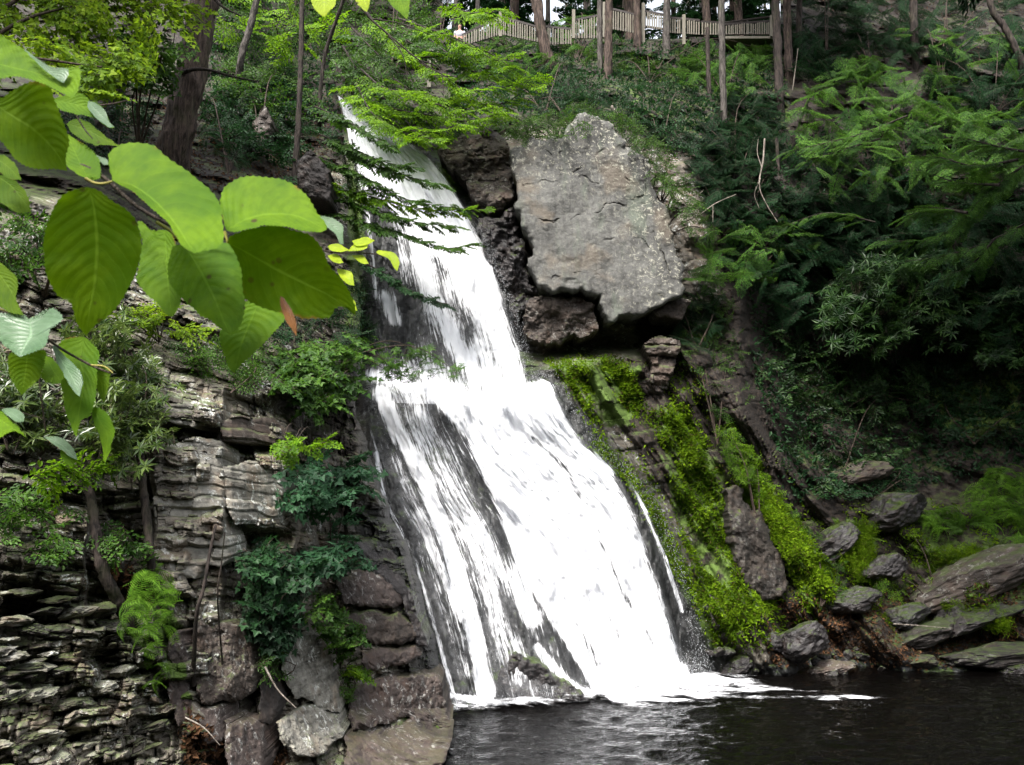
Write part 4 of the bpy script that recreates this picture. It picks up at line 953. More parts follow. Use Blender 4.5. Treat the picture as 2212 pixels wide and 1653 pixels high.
def bough(name, label, cat, kind, mat, paths, Y, size, gap=0.25, spread=55, hang=0.0, tmat='twig', r=0.03, root=None, group=None, up=(0, -0.3, 1), leafscale=1.0, dep=0.35, trunk='branch', part='foliage', jit=0.12):
    """a branch system: every path is a limb in the picture at Y (or Y from a to b) with sprays along both sides"""
    t = None; g, gt = Geo(), Geo()
    for path in paths:
        Ya, Yb = Y if isinstance(Y, tuple) else (Y, Y)
        q = resample(path, 40); yy = np.linspace(Ya, Yb, 40)
        w = P(q[:, 0], q[:, 1], yy)
        if t is None: t = thing(name, label, cat, w[0], group)
        tube_geo(gt, w, np.linspace(r, r * 0.2, 40), 6)
        L = np.linalg.norm(np.diff(w, axis=0), axis=1).sum(); n = max(3, int(L / gap))
        idx = np.clip((np.linspace(0.12, 1, n) * 39).astype(int), 0, 38)
        tang = w[np.minimum(idx + 1, 39)] - w[idx]; tang /= np.linalg.norm(tang, axis=1)[:, None]
        side = np.where(np.arange(n) % 2, 1, -1)
        sp = np.radians(rng.normal(spread, 14, n)) * side; sp[-1] = 0
        z = np.array([0, 0, 1.0]); lat = np.cross(z, tang); lat /= np.linalg.norm(lat, axis=1)[:, None] + 1e-9
        d = tang * np.cos(sp)[:, None] + lat * np.sin(sp)[:, None] * np.array([1, 0.8, 1]) + z * (hang + rng.normal(0, jit, n))[:, None]
        taper = np.linspace(1, 0.6, n)
        sprays(g, gt, kind, w[idx], d, rng.uniform(size[0], size[1], n) * taper, rng.normal(0, 0.3, n), up, leafscale)
    g.build(part, M[mat], t); gt.build(trunk, M[tmat], t, True)
    return t
def tree_trunk(name, label, path, Ys, r0, r1, mat='bark', group=None, cat='tree', sides=20, branches=(), n=60, rough=0.22):
    q = np.asarray(path, float); Ys = np.broadcast_to(Ys, len(q))
    w = P(q[:, 0], q[:, 1], Ys)
    if q[:, 1].max() > 90:
        e = w[0] - w[1]; e /= np.linalg.norm(e); w = np.vstack([w[0] + e * 0.9 + np.array([0, 0.5, 0]), w]); q = np.vstack([q[:1], q])
    t = thing(name, label, cat, w[0], group)
    g = Geo(); rr = np.linspace(r0, r1, len(q))
    rr2 = resample(np.c_[w, rr], n); rr2[:3, 3] *= np.array([1.35, 1.2, 1.08])
    tube_geo(g, rr2[:, :3], rr2[:, 3], sides, rough, r0 * 31)
    g.build('trunk', M[mat], t, True)
    for bp, by, br in branches:
        g = Geo(); tube_geo(g, P(np.array(bp)[:, 0], np.array(bp)[:, 1], by), np.linspace(br, br * 0.3, len(bp)), 8, 0.2, 2.0, 16); g.build('branch', M['barkdark'], t, True)
    return t
# ------------------------------------------------------------------ trees
tree_trunk('hemlock_tree', 'thick leaning hemlock trunk with reddish bark and a broken dead branch at the upper left', [(372, 345), (395, 240), (418, 130), (442, 0), (470, -180)], [21.5, 21.5, 21.6, 21.8, 22.2], 0.44, 0.34, 'bark', sides=40, n=110,
  branches=[([(392, 158), (420, 150), (450, 151), (500, 165), (560, 177)], [21.1, 21.0, 20.9, 20.8, 20.7], 0.06), ([(450, -30), (475, 10), (520, 35)], [21, 20.9, 20.8], 0.06)], rough=0.16)
tree_trunk('dark_tree', 'dark trunk leaning behind the maple leaves at the upper left corner', [(225, 270), (270, 140), (318, 40), (350, -120)], [22, 22.3, 22.6, 23], 0.22, 0.16, 'barkdark')
tree_trunk('sapling_tree', 'slim straight dark trunk left of the top of the fall', [(636, 400), (645, 260), (650, 120), (656, -150)], [24.6, 24.8, 25, 25.4], 0.10, 0.07, 'barkdark')
tree_trunk('sapling_tree', 'thin leaning trunk between the thick hemlock and the slim dark trunk', [(520, 130), (545, 40), (575, -100)], [27, 27, 27], 0.12, 0.10, 'barkgrey')
tree_trunk('sapling_tree', 'thin dark sapling bending right above the top of the fall', [(690, 230), (702, 120), (735, 20), (770, -80)], [28, 28, 27.5, 27], 0.08, 0.05, 'barkdark')
RT = [('leaning hemlock trunk crossing the first fence panels', [(1198, 190), (1180, 110), (1165, 40), (1140, -160)], 34.5, 0.27, 'bark'),
 ('left one of the twin hemlock trunks on the crest above the grey rock', [(1298, 215), (1296, 100), (1296, -150)], 33.5, 0.13, 'barkgrey'),
 ('thicker right one of the twin hemlock trunks on the crest above the grey rock', [(1312, 232), (1314, 100), (1318, -150)], 33.2, 0.19, 'bark'),
 ('hemlock trunk beside the tall fence post right of the twin trunks', [(1378, 118), (1376, 50), (1374, -150)], 35.6, 0.19, 'bark'),
 ('hemlock trunk with flared base in front of the dark boardwalk gap', [(1440, 135), (1440, 60), (1441, -150)], 35.4, 0.18, 'barkgrey'),
 ('pale thin dead trunk standing on the slope in front of the railing', [(1572, 495), (1566, 300), (1560, 120), (1558, -150)], 31.2, 0.14, 'barkgrey'),
 ('tall dark hemlock trunk at the right end of the fence', [(1688, 320), (1682, 160), (1675, 0), (1672, -150)], 34.0, 0.19, 'barkdark'),
 ('brown hemlock trunk just right of the tall dark trunk', [(1706, 200), (1702, 90), (1698, -150)], 36.0, 0.2, 'bark'),
 ('blackish hemlock trunk second to the right of the fence end', [(1724, 180), (1726, 80), (1728, -150)], 37.0, 0.15, 'barkdark'),
 ('short dark trunk rising among shrubs left of the pale dead trunk', [(1534, 245), (1530, 150), (1528, 60)], 33.0, 0.10, 'barkdark'),
 ('slim dark trunk hanging in shade under the tall dark hemlock', [(1690, 470), (1682, 380), (1678, 300)], 30.8, 0.08, 'barkdark'),
 ('dark trunk on the brown hillside near the upper right corner', [(1978, 150), (1974, 40), (1972, -150)], 39.0, 0.2, 'barkdark'),
 ('crooked dark trunk bending at the upper right edge', [(2205, 130), (2170, 60), (2140, 10), (2130, -120)], 37.0, 0.16, 'barkdark')]
def crown(t, c, rx, ry, z0, z1, n, mat='hemlock', kind='hemlock', size=(1.8, 3.0), ls=2.2):
    h = rng.uniform(0, 1, n) ; a = rng.uniform(0, 2 * np.pi, n); k = np.sqrt(rng.uniform(0.02, 1, n)) * (1.05 - 0.75 * h)
    b = np.asarray(c)[None] * np.array([1, 1, 0]) + np.stack([np.cos(a) * k * rx, np.sin(a) * k * ry, z0 + (z1 - z0) * h], -1)
    d = np.stack([np.cos(a), np.sin(a), rng.uniform(-0.5, 0.0, n)], -1)
    g, gt = Geo(), Geo(); sprays(g, None, kind, b - d * 0.8, d, rng.uniform(size[0], size[1], n), leafscale=ls)
    g.build('crown', M[mat], t)
for lab, pth, Y, r, m in RT:
    t = tree_trunk('hemlock_tree', lab, pth, Y, r, r * 0.8, m, 'hemlocks along the ridge')
    e = P(pth[-1][0], -150, Y)
    if pth[-1][1] < -100 and 1600 < pth[-1][0] < 1900: crown(t, e, 3.6, 3.6, float(P(0, -25, Y)[2]) + 2.2, float(P(0, -25, Y)[2]) + 13, 60)
for x, y, zb, cx, cy, z0, z1, r, n in [(17, 13, 1, 12.5, 17.5, 19.5, 31, 5.2, 100), (23, 20, 3, 20, 22, 24, 34, 5.0, 90), (28, 15, 3, 26, 17, 15, 30, 6, 90), (15, 8, 1, 11, 13, 18.5, 29, 4.2, 80),
                                      (-12, 12, 6, -11.5, 15.5, 18.5, 27, 4.0, 60)]:
    t = thing('unseen_shade_tree', 'unseen hemlock added out of the picture to shade the gorge', 'tree', (x, y, zb), 'unseen trees added to shade the gorge')  # added out of view; crowns set to throw shade on the banks
    g = Geo(); tube_geo(g, np.array([(x, y, zb - 1), ((x + cx) / 2, (y + cy) / 2, (zb + z0) / 2 + 2), (cx, cy, z0 + 2), (cx, cy, z1)]), np.array([.35, .28, .22, .06]), 14, 0.15, x, 40); g.build('trunk', M['bark'], t, True)
    crown(t, (cx, cy, 0), r, r, z0, z1, n, size=(2.0, 3.4), ls=2.0)
wr = np.random.default_rng(5)
for k in range(50):
    Y = wr.uniform(39, 78); u = wr.uniform(880, 1760); vb = 80
    m = ['barkdark', 'bark', 'barkgrey'][k % 3]; r = wr.uniform(0.12, 0.3); ln = wr.normal(0, 6)
    base = P(u, 80, Y); base[2] = 27.3
    t = thing('forest_tree', 'slender dark trunk of the wood behind the fence', 'tree', base, 'trunks of the wood behind the fence')
    g = Geo(); top = base + np.array([ln * 0.08, 0, 26]); tube_geo(g, np.array([base, (base + top) / 2 + wr.normal(0, .2, 3), top]), np.array([r, r * .8, r * .5]), 9, 0.1, k, 14)
    g.build('trunk', M[m], t, True)
    g, gt = Geo(), Geo()
    n = 22; hh = wr.uniform(2.0, 18, n); aa = wr.uniform(0, 6.28, n); d = np.stack([np.cos(aa), np.sin(aa), wr.uniform(-0.5, 0.1, n)], -1)
    sprays(g, gt, 'hemlock', base + np.stack([ln * 0.08 * hh / 26, 0 * hh, hh], -1) + d * 0.4, d, wr.uniform(1.2, 2.6, n), leafscale=1.9)
    g.build('crown', M['hemlock'], t)

# ------------------------------------------------------------------ the wooden fence of the walkway
def fence(label, u0, vt0, vb0, u1, vt1, vb1, Ya, Yb, n, post0=None, post1=None, deck=False):
    a, b = P(u0, vb0, Ya), P(u1, vb1, Yb); at, bt = P(u0, vt0, Ya), P(u1, vt1, Yb)
    t = thing('wooden_fence', label, 'fence', a, 'sections of the wooden walkway fence')
    def box(g, p, q, w, h):                                # beam from p to q
        d = q - p; d /= np.linalg.norm(d); s = np.cross(d, [0, 0, 1.0]) if abs(d[2]) < .9 else np.cross(d, [0, 1.0, 0]); s /= np.linalg.norm(s); z = np.cross(s, d)
        c = [x + s * sw * w / 2 + z * sz * h / 2 for x in (p, q) for sw, sz in ((-1, -1), (1, -1), (1, 1), (-1, 1))]
        g.add(np.array(c), np.array([[0, 1, 2, 3], [7, 6, 5, 4], [0, 4, 5, 1], [1, 5, 6, 2], [2, 6, 7, 3], [3, 7, 4, 0]]))
    g = Geo()
    for i in range(n):
        x = (i + 0.5) / n; p = a + (b - a) * x; q = at + (bt - at) * x
        j = wr.uniform(-.02, .02)
        box(g, p + np.array([j, 0, 0.02]), q + np.array([j, 0, wr.uniform(-0.12, -0.05)]), 0.055, 0.03)
    g.build('picket_panel', M['wood'], t)
    up = np.array([0, 0.06, 0])
    g = Geo(); box(g, at + up, bt + up, 0.07, 0.10); g.build('top_rail', M['rail'], t)
    g = Geo(); box(g, a + (at - a) * 0.12 + up, b + (bt - b) * 0.12 + up, 0.05, 0.09); g.build('bottom_rail', M['rail'], t)
    for pp in (post0, post1):
        if pp: g = Geo(); box(g, P(pp[0], pp[2], Ya - 0.12), P(pp[0], pp[1], Ya - 0.12), 0.14, 0.14); g.build('post', M['wood'], t)
    if deck:
        g = Geo(); box(g, a + np.array([0, .5, -0.22]), b + np.array([0, .5, -0.22]), 1.3, 0.12); g.build('deck', M['wood'], t)
fence('lowest short fence piece half hidden in leaves left of the first ridge', 926, 108, 142, 975, 96, 124, 33.5, 34, 8, (927, 106, 190))
fence('fence piece rising to the right up to the tall first corner post', 1000, 74, 100, 1080, 35, 76, 35.5, 36, 15, None, (1081, 26, 80))
fence('fence piece falling to the right from the tall first corner post', 1084, 35, 76, 1163, 58, 92, 36, 36, 15)
fence('fence piece half hidden behind the leaning hemlock trunk', 1175, 56, 98, 1236, 62, 96, 36, 36, 11, None, (1239, 22, 84))
fence('fence piece screened by twigs left of the twin trunks', 1243, 42, 84, 1303, 30, 84, 36, 36, 11, None, (1305, 6, 82))
fence('fence piece on the slope between the twin trunks and the tall post', 1322, 18, 64, 1386, 34, 76, 36, 36, 12, None, (1389, 8, 98))
fence('fence piece right of the tall post above the dark gap of the boardwalk', 1392, 23, 60, 1436, 31, 66, 36, 36, 9)
fence('fence piece with a low front post right of the flared hemlock trunk', 1446, 37, 72, 1512, 43, 76, 36, 36.2, 13, None, (1477, 33, 97))
fence('fence piece behind the pale dead trunk', 1515, 46, 76, 1560, 48, 76, 36.3, 36.6, 8)
fence('last fence piece with a raised upper rail and pale deck edge', 1562, 52, 75, 1668, 44, 75, 36.6, 36.8, 22, None, (1667, 34, 80), True)
g = Geo(); 
for zz in (0, 0.16): pass
w0, w1 = P(1560, 50, 36.7), P(1668, 36, 36.9)
t = thing('handrail', 'dark upper handrail above the last fence piece', 'handrail', w0)
tube_geo(g, np.array([w0, w1]), np.array([0.05, 0.05]), 8); g.build('rail', M['rail'], t)
for x in (0.02, 0.5, 0.98):
    g = Geo(); q = w0 + (w1 - w0) * x; tube_geo(g, np.array([q - np.array([0, 0, 0.75]), q]), np.array([0.04, 0.04]), 8); g.build('post', M['rail'], t)
# a visitor behind the rising fence piece
def person():
    c = P(993, 74, 36.9); foot = c + np.array([0, 0, -1.28])
    sk = [((0, 0, 0.95), .15), ((0, 0, 1.15), .14), ((0, 0, 1.36), .16), ((0, 0, 1.47), .06), ((0, -.02, 1.55), .062), ((0, -.03, 1.64), .088), ((0, -.02, 1.72), .085),
          ((.18, 0, 1.38), .06), ((.24, -.03, 1.12), .042), ((.2, -.2, .98), .034), ((-.18, 0, 1.38), .06), ((-.24, -.03, 1.12), .042), ((-.2, -.2, .98), .034),
          ((.09, 0, .86), .09), ((.1, -.01, .48), .06), ((.1, 0, .08), .04), ((.1, -.13, .03), .03), ((-.09, 0, .86), .09), ((-.1, -.01, .48), .06), ((-.1, 0, .08), .04), ((-.1, -.13, .03), .03)]
    ed = [(0, 1), (1, 2), (2, 3), (3, 4), (4, 5), (5, 6), (2, 7), (7, 8), (8, 9), (2, 10), (10, 11), (11, 12), (0, 13), (13, 14), (14, 15), (15, 16), (0, 17), (17, 18), (18, 19), (19, 20)]
    me = bpy.data.meshes.new('body'); me.from_pydata([a for a, _ in sk], ed, []); o = bpy.data.objects.new('person', me); C.objects.link(o)
    o.modifiers.new('skin', 'SKIN'); me.skin_vertices[0].data[0].use_root = True
    for i, (_, r) in enumerate(sk): me.skin_vertices[0].data[i].radius = (r, r)
    sb = o.modifiers.new('sub', 'SUBSURF'); sb.levels = sb.render_levels = 2
    skin, nt = new_mat('skin'); k = N(nt); k.out(k.principled((0.42, 0.24, 0.18), 0.6)); me.materials.append(skin)
    o.location = foot; WLOC[o.name] = tuple(foot)
    tag(o, 'person in a pale grey shirt standing behind the rising fence piece', 'person')
    def ell(name, mat, parts):
        g = Geo()
        for c, r in parts:
            a, b = np.meshgrid(np.linspace(0, 2 * np.pi, 17)[:-1], np.linspace(0.02, np.pi - .02, 11))
            v = np.stack([np.cos(a) * np.sin(b) * r[0] + c[0], np.sin(a) * np.sin(b) * r[1] + c[1], np.cos(b) * r[2] + c[2]], -1)
            i = np.arange(10)[:, None] * 16; j = np.arange(16)[None]; q = (j + 1) % 16
            g.add(v, np.stack([i + j, i + 16 + j, i + 16 + q, i + q], -1).reshape(-1, 4))
        ob = g.build(name, mat, None, True); ob.parent = o
    ell('hair', plain('brown_hair', (0.05, 0.03, 0.02)), [((0, 0.025, 1.70), (.10, .10, .10)), ((0, 0.06, 1.62), (.09, .06, .10))])
    ell('shirt', plain('pale_grey_shirt', (0.36, 0.36, 0.40)), [((0, 0, 1.24), (.20, .16, .22)), ((.2, -.01, 1.3), (.085, .08, .14)), ((-.2, -.01, 1.3), (.085, .08, .14))])
    ell('trousers', plain('dark_trousers', (0.03, 0.03, 0.05)), [((.1, 0, .6), (.11, .11, .42)), ((-.1, 0, .6), (.11, .11, .42)), ((0, 0, .95), (.19, .15, .12))])
    ell('eye', plain('eye_dark', (0.02, 0.015, 0.01)), [((.033, -.112, 1.665), (.012, .01, .008)), ((-.033, -.112, 1.665), (.012, .01, .008))])
    ell('nose', skin, [((0, -.125, 1.635), (.014, .02, .022))])
    ell('mouth', plain('lips', (0.25, 0.08, 0.07)), [((0, -.108, 1.6), (.026, .012, .007))])
person()

# ------------------------------------------------------------------ plants of the upper left and the crest
plant('maple_tree', 'bright yellow green maple foliage filling the upper left corner', 'tree', 'lobed', 'maple', [(-150, -150), (420, -150), (410, 30), (345, 75), (300, 130), (250, 150), (215, 205), (150, 190), (60, 130), (-150, 170)], 250, (0.7, 1.25), (-25, 30), Yf=lambda u, v: 15.5 + 0.01 * (150 - v), off=(-0.9, 0.9), root=(-250, 250, 15), rootr=0.06, part='crown', trunk='trunk', leafscale=0.92)
plant('maple_sapling', 'dimmer maple foliage hanging right of the corner maple beside the thick trunk', 'sapling', 'lobed', 'mid', [(240, 60), (390, 20), (400, 120), (330, 190), (260, 180)], 36, (0.6, 1.0), (-20, 30), Yf=17.5, off=(-.6, .6), root=(300, 330, 18.5), part='crown')
plant('leafy_shrub', 'green leafy shrub right of the thick leaning hemlock trunk', 'shrub', 'beech', 'mid', [(470, 90), (560, 60), (640, 130), (700, 230), (640, 260), (560, 240), (480, 190)], 90, (0.7, 1.3), (0, 60), (0.5, 2.2), part='foliage')
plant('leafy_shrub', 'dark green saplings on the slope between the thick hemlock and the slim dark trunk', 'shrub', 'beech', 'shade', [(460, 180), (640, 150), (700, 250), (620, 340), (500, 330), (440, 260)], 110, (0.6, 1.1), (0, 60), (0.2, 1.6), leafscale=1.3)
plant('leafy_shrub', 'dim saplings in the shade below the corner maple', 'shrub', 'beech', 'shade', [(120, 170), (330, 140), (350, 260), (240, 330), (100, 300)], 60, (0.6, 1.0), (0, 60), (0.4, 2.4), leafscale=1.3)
plant('leafy_shrub', 'bright understory leaves high between the thick hemlock and the fall', 'shrub', 'beech', 'bright', [(470, -60), (720, -60), (740, 90), (600, 110), (480, 60)], 60, (0.7, 1.2), (-10, 50), (3.0, 6.0), leafscale=1.3)
plant('leafy_shrub', 'scrubby plants over the pale rock at the left edge above the near leaves', 'shrub', 'oval', 'mid', [(-60, 430), (160, 420), (300, 520), (200, 640), (40, 620), (-60, 560)], 50, (0.35, 0.6), (0, 60), (0.2, 0.9))
plant('leafy_shrub', 'mixed green shrub at the top between the thick hemlock and the fall', 'shrub', 'beech', 'mid', [(470, -120), (720, -120), (760, 60), (700, 120), (600, 90), (480, 80)], 130, (0.8, 1.5), (0, 60), (0.5, 3.0))
plant('leafy_shrub', 'dim green shrub above the crest left of the lowest fence piece', 'shrub', 'beech', 'mid', [(720, -120), (960, -120), (930, 60), (930, 160), (800, 190), (720, 140)], 190, (0.9, 1.6), (0, 60), (0.5, 4.0))
plant('leafy_shrub', 'low dim shrub around the grey boulder left of the fall', 'shrub', 'oval', 'shade', [(590, 270), (720, 250), (745, 330), (740, 420), (700, 470), (640, 470), (600, 380)], 46, (0.4, 0.8), (0, 70), (0.1, 0.8))
plant('fern_clump', 'dark fern clump at the foot of the thick leaning hemlock', 'fern', 'fern', 'shade', [(430, 200), (520, 230), (560, 330), (520, 380), (440, 330)], 60, (0.5, 0.9), (20, 60), (0.0, 0.3))
plant('leafy_shrub', 'dark undergrowth in the shade left of the thick trunk', 'shrub', 'oval', 'shade', [(150, 220), (300, 200), (350, 320), (300, 380), (180, 330)], 26, (0.3, 0.7), (0, 70), (0.1, 0.6))
bough('beech_tree', 'overhanging beech with bright green sprays above the fall top and dark bare limbs', 'tree', 'beech', 'bright',
  [[(775, 5), (830, 70), (900, 130), (965, 170), (1010, 195), (1080, 190), (1165, 168)], [(965, 170), (1000, 210), (1080, 225), (1150, 185)], [(770, 210), (850, 235), (930, 250), (1010, 262), (1096, 240)], [(790, 235), (850, 270), (920, 285), (1000, 268)],
   [(850, 170), (920, 215), (1000, 240), (1060, 232)], [(860, 40), (920, 60), (1000, 90), (1070, 130), (1100, 120)], [(780, 150), (830, 190), (900, 200), (950, 210)], [(830, 250), (880, 290), (940, 300)], [(900, 125), (960, 120), (1040, 108), (1110, 150)], [(770, 180), (800, 240), (840, 270)], [(980, 20), (1040, 30), (1090, 20)], [(1000, 150), (1060, 160), (1120, 150)]],
  (27.5, 24.5), (0.75, 1.2), 0.27, 50, -0.12, 'barkdark', 0.04, leafscale=1.4)
bough('beech_tree', 'mid green beech foliage behind the bright sprays over the fall top', 'tree', 'beech', 'mid',
  [[(760, 60), (830, 130), (920, 200), (1000, 230)], [(740, 100), (800, 190), (880, 240), (960, 290)], [(720, 130), (760, 200), (820, 250), (900, 300)], [(820, 40), (900, 100), (980, 120)], [(760, 160), (840, 220), (930, 240)], [(900, 60), (960, 110), (1020, 150)]],
  (29.5, 27), (0.8, 1.4), 0.25, 55, -0.1, 'barkdark', 0.04, leafscale=1.4)
SAP = [([(690, 300), (760, 330), (850, 372), (905, 388), (965, 402)], 'highest dark beech spray crossing the upper fall', 'mid'), ([(660, 330), (770, 375), (870, 428), (950, 445), (1005, 450)], 'second beech spray from the top crossing the upper fall', 'mid'),
 ([(670, 400), (780, 420), (880, 446), (970, 456), (1052, 452)], 'third beech spray crossing the upper fall with a bright tip on the right', 'bright'), ([(690, 450), (790, 482), (880, 508), (960, 535), (1030, 528)], 'fourth beech spray crossing the upper fall', 'mid'),
 ([(700, 430), (800, 450), (900, 480), (990, 490)], 'middle beech spray between the third and fourth ones', 'mid'), ([(770, 560), (830, 590), (890, 630), (965, 658)], 'lowest short beech spray on the grey veil of the upper fall', 'shade'),
 ([(680, 230), (735, 255), (790, 285), (850, 320)], 'beech spray hanging over the very top of the fall', 'mid'), ([(690, 290), (770, 325), (830, 350), (900, 362)], 'upper left beech spray just under the fall top', 'mid')]
for pth, lab, m in SAP:
    bough('beech_branch', lab, 'branch', 'beech', m, [pth], (23.4, 22.4), (0.42, 0.7), 0.15, 45, -0.05, 'barkdark', 0.025, group='beech sprays crossing the upper fall', leafscale=2.1)
bough('beech_branch', 'mossy green spray hanging beside the left edge of the upper fall', 'branch', 'beech', 'mid', [[(760, 300), (772, 400), (765, 500)], [(740, 320), (760, 420), (770, 470)]], 23.6, (0.4, 0.6), 0.16, 60, -0.3, 'barkdark', 0.02)
plant('rhododendron', 'sparse rhododendron twig with long leaves in front of the ledge of the fall', 'shrub', 'rhodo', 'mid', [(770, 745), (860, 735), (930, 760), (1005, 800), (930, 810), (860, 840), (790, 800)], 17, (0.4, 0.55), (-10, 40), Yf=20.6, off=(-.2, .2), root=(745, 770, 20.0), rootr=0.02)
